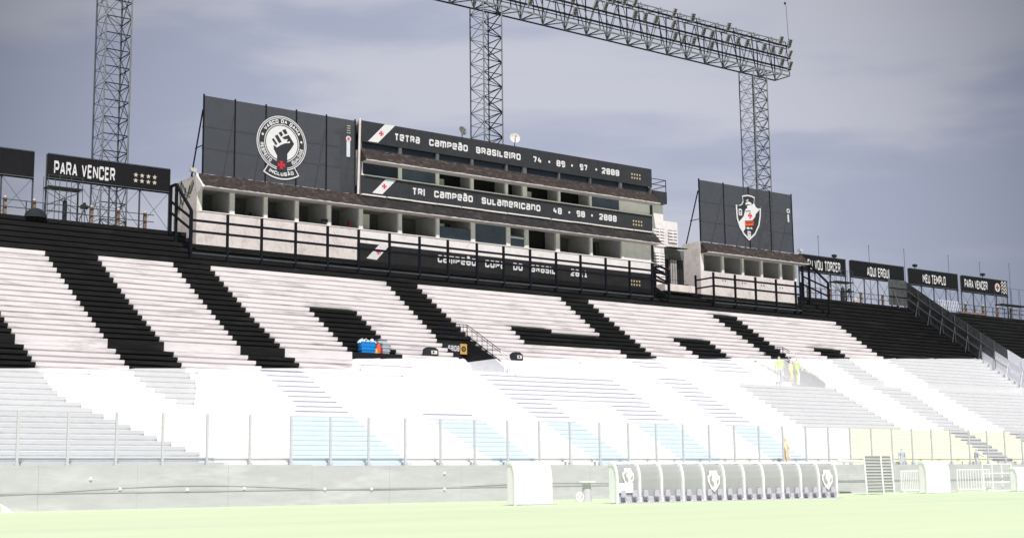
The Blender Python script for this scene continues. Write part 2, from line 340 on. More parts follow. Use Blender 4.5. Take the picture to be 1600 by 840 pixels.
SH[12] = ([(1264, 541), (1291, 557), (1346, 597), (1382, 613), (1414, 634), (1452, 655), (1520, 696), (1580, 735), (1606, 752)], [(1307, 543), (1332, 564), (1378, 594), (1428, 615), (1486, 656), (1560, 702), (1610, 735), (1636, 752)])
# joined bars of the letters: (y0 of the top row, rows, left px, right px)
def y0of(x, y): return 717 - (717 - y) * 3700 / (3700 - x)
def row_px_to_X(i, px):
    Y, Z = prof[i]                          # X where the nosing projects to px: solve on plane Y with known Z
    # c = R^T (P-CAM); px = CX + FP c0/c2
    k = (px - CX) / FP; z = Z - CAM.z
    return (k * (AY[2] * Y + AZ[2] * z) - (AY[0] * Y + AZ[0] * z)) / (AX[0] - k * AX[2])
def dark_spans(i):
    y0 = tops[i]; ym = y0 + 3
    if ym < 387: return [(-400, 4000)]
    sp = []
    for l, r in SH:
        a, b = cut(ym, l), cut(ym, r)
        if l[0][0] == -400: a = -400 if b is not None else None
        if r[0][0] == 4000: b = 4000 if a is not None else None
        if a is None or b is None or b <= a: continue
        sp.append((a, b))
    if abs(ym - y0of(872, 530)) < 9.0: sp.append((cut(ym, SH[7][0]) or 824, cut(ym, SH[8][0]) or 960))
    if y0of(760, 578) - 3 < ym < y0of(794, 616) + 4:
        a = 745 + (ym - y0of(746, 577)) * 1.28; sp.append((a, a + 205))
    if y0of(1152, 598) - 3 < ym < y0of(1253, 662) + 6:
        k = (ym - y0of(1152, 598)); sp.append((1152 + k * 1.09, 1303 + k * 1.12))
    sp.sort(); outp = []
    for a, b in sp:
        if outp and a <= outp[-1][1] + 2: outp[-1] = (outp[-1][0], max(b, outp[-1][1]))
        else: outp.append((a, b))
    return outp
def solve_y(Y, Z, py):                      # X where the point (X, Y, Z) falls on the horizontal line py
    k = (py - CY) / FP; z = Z - CAM.z
    return (k * (AY[2] * Y + AZ[2] * z) - (AY[1] * Y + AZ[1] * z)) / (AX[1] - k * AX[2])
def washout_X(Y, Z):                         # where the overexposed washout painted into the lower rows starts on this line
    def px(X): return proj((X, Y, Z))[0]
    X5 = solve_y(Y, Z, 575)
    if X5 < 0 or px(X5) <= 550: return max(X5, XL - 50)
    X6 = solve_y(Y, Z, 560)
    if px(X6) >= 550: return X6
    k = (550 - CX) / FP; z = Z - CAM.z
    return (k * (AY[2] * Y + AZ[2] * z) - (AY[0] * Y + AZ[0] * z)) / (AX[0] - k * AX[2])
stand = thing('grandstand', 'concrete terrace stand of stepped rows painted black and white with giant letters', 'grandstand', (100, 100, 0))
gi = rowat(520)
# openings in the terrace where the exits come up: (X left, X right)
V1 = (row_px_to_X(21, 733), row_px_to_X(21, 790)); V2 = (row_px_to_X(21, 1236), row_px_to_X(21, 1291))
vrows = range(21, rowat(486) + 1)
for i in range(len(tops)):
    Y, Z = prof[i]; Zp = prof[i - 1][1] if i else Z - .5; Yn = prof[i + 1][0] if i + 1 < len(tops) else Y + 3.2
    h = Z - Zp; nose = .58 if i != gi else .8
    pts = {XL, XR}; spans = [(row_px_to_X(i, a) if a > -400 else XL, row_px_to_X(i, b) if b < 4000 else XR) for a, b in dark_spans(i)]
    for a, b in spans: pts |= {min(max(a, XL), XR), min(max(b, XL), XR)}
    for px in (310, 1330): pts.add(row_px_to_X(i, px))
    if i in vrows:
        for v in (V1, V2): pts |= set(v)
    for k in range(int((XR - XL) / 9)): pts.add(XL + 9 * k + random.uniform(-3, 3))     # joints between cast lengths
    pts = sorted(p for p in pts if XL <= p <= XR); mb = MB()
    for a, b in zip(pts, pts[1:]):
        if b - a < .02: continue
        c = (a + b) / 2
        if i in vrows and (V1[0] < c < V1[1] or V2[0] < c < V2[1]):
            if mb.v: mb.build('step', stand); mb = MB()
            continue
        hit = [s for s in spans if s[0] <= c <= s[1]]; dark = bool(hit); far = dark and proj((hit[0][0], Y, Z))[0] > 1148
        pxc = proj((c, Y, Z))[0]; j = random.uniform(-.012, .012)
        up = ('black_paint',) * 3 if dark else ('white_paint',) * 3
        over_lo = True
        if tops[i] > 640:  # behind the glass: washout and pane tint both painted in
            if dark: lo_ = ('washout_grey', 'washout_soft', 'washout_soft') if pxc < 340 else (('washout_blue', 'washout_blue', 'washout_blue') if pxc < 1330 else ('washout_grey',) * 3)
            else: lo_ = ('washout_cream',) * 3 if pxc < 1330 else ('washout_yellow',) * 3; over_lo = False
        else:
            if dark: lo_ = ('washout_white', 'washout_line', 'washout_line') if 310 < pxc and not far else ('washout_grey', 'washout_soft', 'washout_soft')  # bright nosing, riser painted as its thin shadow line
            else: lo_ = ('washout_white',) * 3; over_lo = False
        zl = Zp; zn = Z - h * nose
        def strip(p, q, k, ov):             # p, q = (Y, Z) lower and upper profile points
            nn = 10 if i == gi else 3
            if k < 2 and abs(p[1] - q[1]) > .1 and a < max(washout_X(*p), washout_X(*q)) and b > min(washout_X(*p), washout_X(*q)):
                for e in range(nn):
                    strip1((p[0] + (q[0] - p[0]) * e / nn, p[1] + (q[1] - p[1]) * e / nn), (p[0] + (q[0] - p[0]) * (e + 1) / nn, p[1] + (q[1] - p[1]) * (e + 1) / nn), k, ov)
            else: strip1(p, q, k, ov)
        def strip1(p, q, k, ov):
            bp, bq = washout_X(*p), washout_X(*q)
            def fc(xa0, xb0, xa1, xb1, m_):
                if xb0 - xa0 < 1e-4 and xb1 - xa1 < 1e-4: return
                mb.face([(xa0, p[0], p[1]), (xb0, p[0], p[1]), (xb1, q[0], q[1]), (xa1, q[0], q[1])], m_)
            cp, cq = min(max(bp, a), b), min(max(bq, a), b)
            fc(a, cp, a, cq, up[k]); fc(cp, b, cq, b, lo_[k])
        pale = washout_X(Y, Z) < a
        ov = .12 if not pale else ((.03 if tops[i] > 640 and 340 < pxc < 1330 else .05 if 310 < pxc and not far else .09) if over_lo else .02)  # shorter overhang keeps shadow lines out of the washed-out rows
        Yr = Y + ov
        strip((Yr, Zp), (Yr, zn), 1, ov)
        strip((Yr, zn), (Y + j * .5, zn + .02), 1, ov)
        strip((Y + j * .5, zn + .02), (Y + j * .5, Z - .015), 0, ov)
        strip((Y + j * .5, Z - .015), (Y + .02, Z), 0, ov)
        strip((Y + .02, Z), (Yn + .14, Z), 2, ov)
        for X_, sgn in ((a, -1), (b, 1)):   # end faces of the nosing
            mb.face([(X_, Y, zn + .02), (X_, Yr, zn), (X_, Yr, Z), (X_, Y, Z)], up[0] if washout_X(Yr, zn) > X_ else lo_[0])
    if mb.v: mb.build('step', stand)
bk = MB(); bk.face([(XL, YTOP + 3.2, 0), (XR, YTOP + 3.2, 0), (XR, YTOP + 3.2, ZTOP), (XL, YTOP + 3.2, ZTOP)], 'concrete'); bk.build('rear_wall', stand)
# ---- front wall on the touchline
pw = thing('perimeter_wall', 'long pale grey rendered wall along the edge of the field under the glass fence', 'wall', (60, 82, 0))
Xp = [XL + 6 * k for k in range(35)]
for a, b in zip(Xp, Xp[1:]):
    mb = MB(); zt = 2.62 if a < 45 else (2.56 if a < 70 else 2.5)
    d = random.uniform(0, .012)
    mb.box(a + .006, b - .006, 82 + d, 82.5, 0, zt, 'perimeter'); mb.build('wall_panel', pw)
mb = MB()
for k in range(90):
    xa = XL + 2.3 * k; za = 1.12 + .25 * math.sin(xa * .21) * (.5 + .5 * math.sin(xa * .05)); xb = xa + 2.3; zb = 1.12 + .25 * math.sin(xb * .21) * (.5 + .5 * math.sin(xb * .05))
    mb.bar((xa, 81.98, za), (xb, 81.98, zb), .028, 'perimeter_line')
mb.box(XL, XR, 81.96, 81.995, .99, 1.04, 'perimeter_line'); mb.build('cable', pw)
bl = MB(); bl.box(XL, XR, 82.49, 83.75, 1.9, 2.35, 'washout_white'); bl.build('ledge', pw)
# pale debris stains / fittings on the wall
for px, py in ((188, 763), (293, 764), (382, 762), (508, 763), (581, 763), (695, 738), (695, 763), (142, 747)):
    p = aY(px, py, 81.9); mb = MB(); mb.box(p.x - .07, p.x + .07, 81.9, 81.99, p.z - .08, p.z + .08, 'washout_white'); mb.build('bracket', pw)
# ---- glass fence
gf = thing('glass_fence', 'tall clear glass fence with slim posts standing on the pale wall', 'fence', (60, 82.3, 2.4))
PX = [26.8 + 2.965 * k for k in range(-3, 62)]
zb0 = 2.42
zf = 5.78
post0 = None; pane0 = None
for k, x in enumerate(PX):
    if post0 is None:
        mb = MB(); mb.box(x - .07, x + .07, 82.24, 82.36, 2.4, zf, 'washout_post'); mb.box(x - .12, x + .12, 82.18, 82.42, 2.4, 2.75, 'washout_post'); post0 = mb.build('post', gf)
        mb = MB(); mb.box(x + .08, x + 2.885, 82.285, 82.3, 2.43, zf - .05, 'clear_glass'); pane0 = mb.build('pane', gf)
    else:
        for o_ in (post0, pane0):
            c = o_.copy(); C.objects.link(c); c.parent = gf; c.location = Vector(o_.location) + Vector((2.965 * k, 0, 0))
mb = MB(); mb.box(PX[0], PX[-1], 82.28, 82.31, zf, zf + .06, 'washout_line'); mb.build('rail', gf)
# ================================================================== PRESS BUILDING
YB = 120.3
def bx(px): return aY(px, 330, YB).x
pb = thing('press_building', 'long two storey press building with boxes, worn canopies and black honours boards', 'building', (84, YB, 23.8))
X0, X1, X2 = 55.2, 72.8, 113.2
ZW, ZS1, ZO1, ZC1, ZB2a, ZB2b = 23.2, 26.78, 29.0, 30.42, 30.5, 32.42
ZS2, ZO2, ZC2, ZB1a, ZB1b = 32.5, 33.85, 35.2, 35.92, 38.13
# front wall below the boxes
mb = MB(); mb.box(X0, X1, YB, YB + .2, ZW, ZS1, 'wall_white'); mb.build('parapet', pb)
mb = MB(); mb.box(X1, X2, YB + .01, YB + .2, ZW, ZS1, 'wall_bright'); mb.build('parapet', pb)
mb = MB(); mb.box(X0 - .05, X2, YB - .06, YB + .26, ZS1, ZS1 + .08, 'wall_bright'); mb.build('sill', pb)
# lower honours board (mounted low on the parapet)
def board(x0, x1, z0, z1, m_, y=YB - .08):
    mb = MB(); mb.box(x0, x1, y, y + .07, z0, z1, m_); o = mb.build('honours_board', pb)
    nb = max(1, int((x1 - x0) / 5))
    return o
b3 = board(72.4, 112.9, 22.9, 25.42, 'board_low'); b3['label'] = 'lowest black honours board behind the railing'
b2 = board(X1, X2 - .1, ZB2a, ZB2b, 'board_black', YB - .1); b2['label'] = 'middle black honours board between the two rows of boxes'
b1 = board(X1 - .1, X2, ZB1a, ZB1b, 'board_black', YB - .1); b1['label'] = 'top black honours board along the roof'
for o, z0, z1 in ((b2, ZB2a, ZB2b), (b1, ZB1a, ZB1b), (b3, 22.9, 25.42)):      # seams between sheets
    for k in range(1, 14): mb = MB(); x = X1 + k * 2.9; mb.box(x - .012, x + .012, YB - (.105 if o is not b3 else .085), YB - .09 if o is not b3 else YB - .075, z0 + .02, z1 - .02, 'steel_dark'); mb.build('seam', o)
def stripe(o, quad, cr, yb):
    mb = MB(); P = [aY(*q, YB) for q in quad]
    mb.face([(p.x, yb - .012, p.z) for p in reversed(P)], 'lettering_white'); c = aY(*cr, YB); cross(mb, c.x, c.z, .29, yb - .02, 'red'); mb.build('sash_emblem', o)
stripe(b1, [(600.3, 194.8), (616.2, 197), (590, 223.3), (574.2, 221)], (594.8, 209.2), YB - .1)
stripe(b2, [(602, 280), (617.8, 282.2), (596.7, 303.6), (580.8, 301.5)], (599.5, 291.5), YB - .1)
stripe(b3, [(592.5, 381.5), (608, 383.4), (588, 406), (571.7, 403.5)], (590.5, 393.5), YB - .08)
def btext(o, items, z0, h, y, name='lettering'):
    for s, a, b in items:
        mb = MB()
        if s == '•': xc = aY(a, 300, YB).x; disk(mb, xc, z0 + h * .5, .14, y, 'lettering_white', 10)
        else: text(mb, s, bxz(a, z0), bxz(b, z0), z0, h, y, 'lettering_white', t=.25, wd=.62, gap=.6)
        mb.build(name, o)
def bxz(px, Z):
    k = (px - CX) / FP; z = Z - CAM.z
    return (k * (AY[2] * YB + AZ[2] * z) - (AY[0] * YB + AZ[0] * z)) / (AX[0] - k * AX[2])
btext(b1, [('TeTRa', 615.5, 655), ('CamPeão'.replace('o', 'O'), 669.7, 730), ('BRaSILeIRO', 743, 812.5), ('74', 831.8, 845.5), ('•', 858, 0), ('89', 868.7, 882), ('•', 893.5, 0), ('97', 905, 917), ('•', 931.4, 0), ('2000', 939.5, 966.6)], 36.62, .72, YB - .115)
btext(b2, [('TRI', 643.3, 662.8), ('CamPeãO', 677.5, 737.8), ('SULameRICanO', 751.7, 843.4), ('48', 863.4, 876.8), ('•', 888, 0), ('98', 900, 913), ('•', 923.2, 0), ('2000', 935.4, 962.5)], 31.12, .72, YB - .115)
btext(b3, [('CamPeãO', 683.3, 743), ('COPa', 757.3, 788), ('DO', 801.3, 815.8), ('BRaSIL', 829.3, 867), ('2011', 891, 917)], 24.22, .80, YB - .095)
for o, zc, px0, y in ((b1, 36.72, 986.5, YB - .115), (b2, 31.1, 989, YB - .115), (b3, 23.95, 986, YB - .095)):
    for r in range(2):
        for c in range(4): mb = MB(); star(mb, bxz(px0, zc) + c * .42, zc + .42 * (1 - r), .17, y, 'gold'); mb.build('star', o)
# white line under the middle board and sill
mb = MB()
for k in range(13):
    xa = X1 + k * 3.1; j = random.uniform(-.03, .03); mb.box(xa, min(xa + 3.1 - random.uniform(0, .25), X2), YB - .3, YB + .05, ZC1 - .06 + j, ZC1 + .06 + j * .5, 'wall_bright')
mb.build('ledge', pb)
mb = MB(); mb.box(X1, X2 - .1, YB - .12, YB + .25, ZB2b + .003, ZS2 + .04, 'wall_bright'); mb.build('ledge', pb)
# columns between the boxes
cols1 = [(55.2, 55.5), (58.35, 58.85), (61.95, 62.35), (65.35, 65.75), (68.95, 69.4), (72.65, 73.1), (77.35, 77.8), (82.1, 82.5), (86.6, 87.15), (91.35, 91.85), (94.0, 94.45), (98.35, 98.9), (103.4, 103.75), (108.2, 108.55), (112.6, 113.2)]
rooms = list(zip(cols1, cols1[1:]))
for (a, b) in cols1:
    mb = MB(); mb.box(a, b, YB + .0025, YB + .3, ZS1 + .08, ZC1 - .2, 'wall_bright'); mb.build('column', pb)
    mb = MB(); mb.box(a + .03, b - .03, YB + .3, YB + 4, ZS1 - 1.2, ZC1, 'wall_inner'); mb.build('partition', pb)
cols2 = [(72.8, 73.05), (77.35, 77.8), (82.05, 82.5), (86.6, 87.0), (91.3, 91.65), (93.7, 94.3), (98.8, 99.1), (103.45, 103.75), (108.0, 108.5), (112.9, 113.2)]
for (a, b) in cols2:
    mb = MB(); mb.box(a, b, YB + .0025, YB + .3, ZS2 + .04, ZC2 - .3, 'wall_bright'); mb.build('column', pb)
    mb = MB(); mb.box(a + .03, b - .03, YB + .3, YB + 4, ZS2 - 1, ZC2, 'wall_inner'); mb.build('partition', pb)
# storeys: back walls, ceilings, floors
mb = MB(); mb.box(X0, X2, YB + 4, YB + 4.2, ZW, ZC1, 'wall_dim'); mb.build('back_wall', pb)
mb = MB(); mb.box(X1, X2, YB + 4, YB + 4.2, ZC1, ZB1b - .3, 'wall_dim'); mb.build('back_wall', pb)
mb = MB(); mb.box(X0, X2, YB + .3, YB + 5.3, ZO1 + .35, ZC1 - .02, 'soffit'); mb.build('ceiling', pb)
mb = MB(); mb.box(X1, X2, YB + .3, YB + 5.3, ZO2 + .45, ZC2, 'soffit'); mb.build('ceiling', pb)
mb = MB(); mb.box(X0, X2, YB + .2, YB + 5.3, ZW, ZS1 - 1.2, 'concrete'); mb.build('floor', pb)
mb = MB(); mb.box(X1 - .15, X2, YB, YB + 5.3, ZB1b - .35, ZB1b - .05, 'concrete'); mb.build('roof', pb)
mb = MB(); mb.box(X0, X2, YB + .05, YB + .28, ZO1 + .2, ZC1 - .01, 'soffit'); mb.build('lintel', pb)
mb = MB(); mb.box(X1, X2, YB + .05, YB + .28, ZO2 + .2, ZC2 - .01, 'soffit'); mb.build('lintel', pb)
# side walls
mb = MB(); mb.box(X0 - .25, X0 - .002, YB - .02, YB + 5.3, ZW, 29.9, 'wall_white'); mb.build('side_wall', pb)
mb = MB(); mb.hexa([(X0 - .28, YB - 1.25, 28.9), (X0 - .02, YB - 1.25, 28.9), (X0 - .02, YB, 28.4), (X0 - .28, YB, 28.4), (X0 - .28, YB - 1.2, 29.05), (X0 - .02, YB - 1.2, 29.05), (X0 - .02, YB + .5, 30.55), (X0 - .28, YB + .5, 30.55)], 'wall_bright'); mb.build('canopy_bracket', pb)
mb = MB(); mb.box(X1 - .12, X1 + .12, YB - .01, YB + .3, ZC1, ZB1b + .1, 'wall_dim'); mb.build('pier', pb)
mb = MB(); mb.bar((72.35, YB - .25, 30.35), (72.55, YB - .25, 38.25), .24, 'wall_white', 8); mb.build('downpipe', pb)
mb = MB(); mb.box(X2 - .35, X2 + .05, YB - .03, YB + .35, ZW, ZC1 + .1, 'board_black'); mb.box(X2 - .3, X2 + .05, YB - .03, YB + .35, ZB2b, ZC2, 'board_black'); mb.build('corner_post', pb)
# canopies with ragged roofing
def canopy(x0, x1, zo, zw, m_, segs, ov=1.25, name='canopy', end=True):
    mb = MB(); xs = [x0 + (x1 - x0) * k / segs for k in range(segs + 1)]; rows = 5
    jit = {}
    def P(i, r):
        u = r / rows; key = (i, r)
        if key not in jit: jit[key] = (random.uniform(-.03, .03), random.uniform(-.025, .04) * (1.5 if r == rows else 1))
        jy, jz = jit[key]; return (xs[i], YB - ov * (1 - u) + jy, zo + (zw - zo) * u + jz)
    for i in range(segs):
        for r in range(rows): mb.face([P(i, r), P(i + 1, r), P(i + 1, r + 1), P(i, r + 1)], m_)
        mb.face([(xs[i], YB - ov, zo - .1), (xs[i + 1], YB - ov, zo - .1), P(i + 1, 0), P(i, 0)], 'soffit')
    mb.face([(x0, YB - ov, zo - .1), (x0, YB + .05, zo - .1), (x1, YB + .05, zo - .1), (x1, YB - ov, zo - .1)], 'soffit')
    for x in (x0, x1): mb.face([(x, YB - ov, zo - .1), (x, YB + .05, zo - .1), (x, YB, zw), (x, YB - ov, zo)], m_)
    return mb.build(name, pb)
canopy(X0 - .1, X1 - .2, 29.0, 30.4, 'tile_brown', 60)['label'] = 'brown stained canopy over the left run of boxes'
canopy(X1 - .19, X2 + .3, 29.0, 30.36, 'canopy_dark', 110)['label'] = 'dark canopy over the lower boxes'
canopy(X1 - .1, X2 + .25, 33.85, 35.2, 'tile_brown', 120)['label'] = 'ragged reddish brown canopy over the upper boxes'
# narrow clerestory between the upper canopy and the top board
for a, b in zip(cols2, cols2[1:]):
    mb = MB(); mb.box(a[1], b[0], YB + .25, YB + .29, ZC2 - .02, ZB1a + .1, 'dark_glass'); mb.build('clerestory_pane', pb)
    mb = MB(); mb.box(b[0] + .05, b[1] - .05, YB - .05, YB + .3, ZC2 - .01, ZB1a, 'wall_dim'); mb.build('mullion', pb)
mb = MB(); mb.box(X1, X2, YB + .5, YB + .6, ZC2, ZB1a + .1, 'dark_interior'); mb.build('lining', pb)
# fittings inside the boxes
def room(k, what, low=True):
    cs = cols1 if low else cols2; a, b = cs[k][1], cs[k + 1][0]; z0, z1 = (ZS1 + .08, ZO1 + .2) if low else (ZS2 + .04, ZO2 + .2); w_ = b - a
    for it in what:
        mb = MB()
        if it == 'glass': mb.box(a, b, YB + .12, YB + .15, z0, z1, 'blue_glass'); mb.build('window_pane', pb)
        if it == 'halfglass': mb.box(a, b, YB + .12, YB + .15, z0, z0 + (z1 - z0) * .55, 'blue_glass'); mb.build('window_pane', pb)
        if it == 'black': mb.box(a, b, YB + 2.0, YB + 2.1, z0 - 1, z1 + .5, 'dark_interior'); mb.build('backing', pb)  # dark sheet across the room, set back from the opening
        if it == 'blackglass': mb.box(a, b, YB + .12, YB + .15, z0, z1 + .1, 'dark_glass'); mb.build('window_pane', pb)
        if it == 'door': mb.box(a + w_ * .03, a + w_ * .30, YB + 3.93, YB + 3.99, z0 - 1.2, z1 - .1, 'dark_interior'); mb.build('door', pb)
        if it == 'door2': mb.box(a + w_ * .30, a + w_ * .58, YB + 3.93, YB + 3.99, z0 - 1.2, z1 - .2, 'dark_interior'); mb.build('door', pb)
        if it == 'brightdoor': mb.box(a + w_ * .12, a + w_ * .38, YB + 1.4, YB + 1.46, z0 - .3, z1 - .45, 'dish_white'); mb.build('bright_doorway', pb)  # white panel standing in for bright sky through an open door
        if it == 'desk': mb.box(a + w_ * .1, b, YB + .35, YB + 1.3, z0 - .1, z0 + .12, 'cloth_dark'); mb.build('desk', pb)
        if it == 'tv': mb.box(a + .3, a + 1.1, YB + 3.5, YB + 3.65, z1 - .75, z1 - .3, 'dark_interior'); mb.build('television', pb)
        if it == 'solid': mb.box(a, b, YB + .06, YB + .2, z0, z1 + .3, 'wall_bright'); mb.build('infill_panel', pb)
        if it == 'frame':
            mb.box(a, b, YB + .08, YB + .16, z0 + .95, z0 + 1.1, 'wall_bright'); mb.box(a, a + .12, YB + .08, YB + .16, z0, z1, 'wall_bright'); mb.box(b - .12, b, YB + .08, YB + .16, z0, z1, 'wall_bright'); mb.build('window_frame', pb)
        if it == 'reddoor': mb.box(a + w_ * .0, a + w_ * .35, YB + 2.2, YB + 2.3, z0 - 1.2, z1 - .2, 'dark_red'); mb.box(a + w_ * .35, a + w_ * .6, YB + 2.6, YB + 2.7, z0 - 1.2, z1 - .2, 'dark_interior'); mb.build('door', pb)
for k, wh in enumerate([['door'], ['desk'], ['door2'], ['desk'], ['door2'], ['brightdoor', 'desk'], ['tv', 'desk'], ['halfglass', 'brightdoor'], ['glass'], ['frame', 'halfglass'], ['black', 'desk'], ['desk'], ['reddoor', 'desk'], ['solid']]): room(k, wh)
for k, wh in enumerate([['blackglass'], ['glass'], ['black', 'brightdoor'], ['black', 'desk'], ['black'], ['black', 'brightdoor'], ['black', 'desk'], ['glass'], ['solid']]): room(k, wh, False)
# extinguisher
p = aY(551.5, 350, YB + .4); mb = MB(); mb.disc((71.75, YB + .45, ZS1 + .1), (0, 0, 1), .14, .75, 'dark_red', 12); mb.disc((71.75, YB + .45, ZS1 + .85), (0, 0, 1), .05, .2, 'cloth_dark', 8)
tag(mb.build('fire_extinguisher'), 'small red fire extinguisher standing on the sill by a white column', 'fire extinguisher')
# things on the sills
def lump(name, label, cat, x, y, z, w_, h_, m_, n=9):
    mb = MB(); prev = None
    for r in range(5):
        u = r / 4; rr = math.cos(u * 1.35) * (1 + .12 * random.uniform(-1, 1)); ring = [(x + w_ * rr * math.cos(2 * math.pi * k / n) * random.uniform(.9, 1.1), y + w_ * .7 * rr * math.sin(2 * math.pi * k / n), z + h_ * math.sin(u * 1.5)) for k in range(n)]
        if prev:
            for k in range(n): mb.face([prev[k], prev[(k + 1) % n], ring[(k + 1) % n], ring[k]], m_)
        prev = ring
    mb.face(prev, m_); o = mb.build(name, None, True); return tag(o, label, cat)
lump('office_chair', 'black padded chair back showing above the sill of the third box', 'chair', 63.4, YB + .9, ZS1 + .05, .42, .75, 'cloth_dark')
def camera_thing(x, y, z, label):
    t = thing('video_camera', label, 'video camera', (x, y, z)); mb = MB(); mb.box(x - .35, x + .3, y - .13, y + .13, z + .25, z + .55, 'cloth_dark'); mb.build('camera_body', t)
    mb = MB(); mb.bar((x + .3, y, z + .4), (x + .6, y, z + .4), .16, 'steel_mid', 8); mb.build('lens', t); mb = MB(); mb.bar((x, y, z), (x, y, z + .26), .08, 'cloth_dark', 6); mb.build('mount', t)
camera_thing(68.7, YB - .02 + .1, ZS1 + .08, 'small black video camera on the sill under the brown canopy')
# ---- stair tower and roof box at the right-hand end
st = thing('stair_tower', 'white rendered stair tower with louvred vents and a black box on top', 'building', (116, YB + 1, 23))
def rect(px0, py0, px1, py1, Y): a = aY(px0, py0, Y); b = aY(px1, py1, Y); return a.x, b.x, min(a.z, b.z), max(a.z, b.z)
mb = MB(); x0_, x1_, z0_, z1_ = rect(1017.5, 318, 1039.5, 452, YB + .6); mb.box(X2 + .08, x1_, YB + .6, YB + 4, 22.5, z1_, 'wall_bright'); mb.build('wall', st)
xA, zA = x1_, z1_
mb = MB(); x0b, x1b, z0b, z1b = rect(1039.5, 345, 1061.5, 452, YB + 2.4); mb.box(x1_ + .02, x1b, YB + 2.4, YB + 5, 22.5, z1b, 'wall_bright'); mb.build('wall', st)
mb = MB(); mb.box(X2 + .06, x1_ - .05, YB - .2, YB + 3, zA + .01, zA + 1.45, 'board_black'); mb.build('roof_box', st)
mb = MB()
for zz in (zA + 2.2, zA + 2.9): mb.bar((X2, YB - .1, zz), (x1_ - .1, YB - .1, zz), .07, 'steel_dark'); mb.bar((X2, YB + 2.6, zz), (x1_ - .1, YB + 2.6, zz), .07, 'steel_dark'); mb.bar((x1_ - .1, YB - .1, zz), (x1_ - .1, YB + 2.6, zz), .07, 'steel_dark')
mb.bar((x1_ - .1, YB - .1, zA + 1.4), (x1_ - .1, YB - .1, zA + 2.95), .07, 'steel_dark'); mb.build('rail', st)
for (a, b, c, d, Y) in ((1021, 356, 1038.5, 386, YB + .58), (1021, 394, 1038.5, 437, YB + .58), (1043.5, 359, 1057.5, 380, YB + 2.38)):
    x0_, x1_, z0_, z1_ = rect(a, b, c, d, Y); mb = MB(); nn = int((z1_ - z0_) / .34)
    mb.box(x0_, x1_, Y - .01, Y, z0_, z1_, 'wall_dim')
    for k in range(nn):
        z = z0_ + (z1_ - z0_) * k / nn; mb.hexa([(x0_, Y - .12, z), (x1_, Y - .12, z), (x1_, Y - .02, z + .1), (x0_, Y - .02, z + .1), (x0_, Y - .12, z + .17), (x1_, Y - .12, z + .17), (x1_, Y - .02, z + .27), (x0_, Y - .02, z + .27)], 'wall_bright')
    xm = (x0_ + x1_) / 2; mb.box(xm - .07, xm + .07, Y - .15, Y - .1, z0_, z1_, 'wall_bright'); mb.build('louvre', st)
# alcove shed between the two buildings
al = thing('storage_alcove', 'dark open shed of corrugated sheet between the white tower and the small press wing', 'shed', (118, YB + 1.2, 23))
x0_, x1_, z0_, z1_ = rect(1044, 383, 1070, 450, YB + 1.2)
mb = MB(); mb.box(x0_, x1_ + .9, YB + 2.2, YB + 2.3, 23, z1_ - .3, 'board_low'); mb.box(x0_, x1_ + .9, YB + 2.1, YB + 2.19, z1_ - 1.5, z1_ - .3, 'wall_dim'); mb.build('back_panel', al)
mb = MB(); mb.hexa([(x0_ - .2, YB + .6, z1_ - .35), (x1_ + .1, YB + .6, z1_ - .35), (x1_ + .1, YB + 2.7, z1_ - .1), (x0_ - .2, YB + 2.7, z1_ - .1), (x0_ - .2, YB + .6, z1_ - .25), (x1_ + .1, YB + .6, z1_ - .25), (x1_ + .1, YB + 2.7, z1_), (x0_ - .2, YB + 2.7, z1_)], 'canopy_dark'); mb.build('roof', al)
mb = MB(); mb.box(x0_ + .9, x0_ + 1.9, YB + 1.8, YB + 2.15, 23.5, z1_ - 1.6, 'concrete'); mb.build('panel', al)
mb = MB()
for k in range(5): mb.bar((x0_ + .1 + k * .4, YB + 1.1, 23.3), (x0_ + .1 + k * .4, YB + 1.1, z1_ - 1.4), .04, 'steel_dark')
for k in range(3): mb.bar((x0_, YB + 1.1, 23.6 + k * .8), (x1_, YB + 1.1, 23.6 + k * .8), .04, 'steel_dark')
mb.build('grille', al)
mb = MB(); x0_, x1_, z0_, z1_ = rect(1039, 441, 1086, 455, YB - .9); mb.box(x0_, x1_, YB - .9, YB + 1, z0_ - .2, z1_ - .1, 'wall_white'); tag(mb.build('landing_block'), 'low whitewashed concrete block at the foot of the dark shed', 'block')
# ---- small press wing
pw2 = thing('press_wing', 'small single storey press wing of five boxes under a brown tiled canopy', 'building', (130, YB, 23.8))
W0, W1 = 121.2, 138.4
mb = MB(); mb.box(W0, W1, YB, YB + .2, 22.8, 26.55, 'wall_white'); mb.build('parapet', pw2)
mb = MB(); mb.box(W0 - .2, W0 - .002, YB - .01, YB + 3.1, 22.8, 30.15, 'wall_white'); mb.build('side_wall', pw2)
mb = MB(); mb.box(W0, W1, YB + 3, YB + 3.2, 22.8, 30.1, 'wall_inner'); mb.build('back_wall', pw2)
mb = MB(); mb.box(W0, W1, YB + .2, YB + 3.3, 28.9, 29.9, 'soffit'); mb.build('ceiling', pw2)
wc = [121.2, 124.75, 128.3, 131.75, 135.3, 138.1]
for x in wc: mb = MB(); mb.box(x, x + .38, YB + .003, YB + .3, 26.55, 29.4, 'wall_bright'); mb.build('column', pw2); mb = MB(); mb.box(x + .05, x + .33, YB + .3, YB + 3, 25.3, 28.95, 'wall_inner'); mb.build('partition', pw2)
for x in wc[:-1]: mb = MB(); mb.box(x + .45, x + 1.5, YB + 2.9, YB + 2.98, 25, 28.3, 'dark_interior'); mb.build('door', pw2)
mb = MB(); mb.box(W0, W1, YB + .05, YB + .28, 28.6, 29.9, 'soffit'); mb.build('lintel', pw2)
pb_ = pb; pb = pw2
canopy(W0 - .1, W1 + 1.2, 28.75, 30.1, 'tile_brown', 46)
pb = pb_
mb = MB()
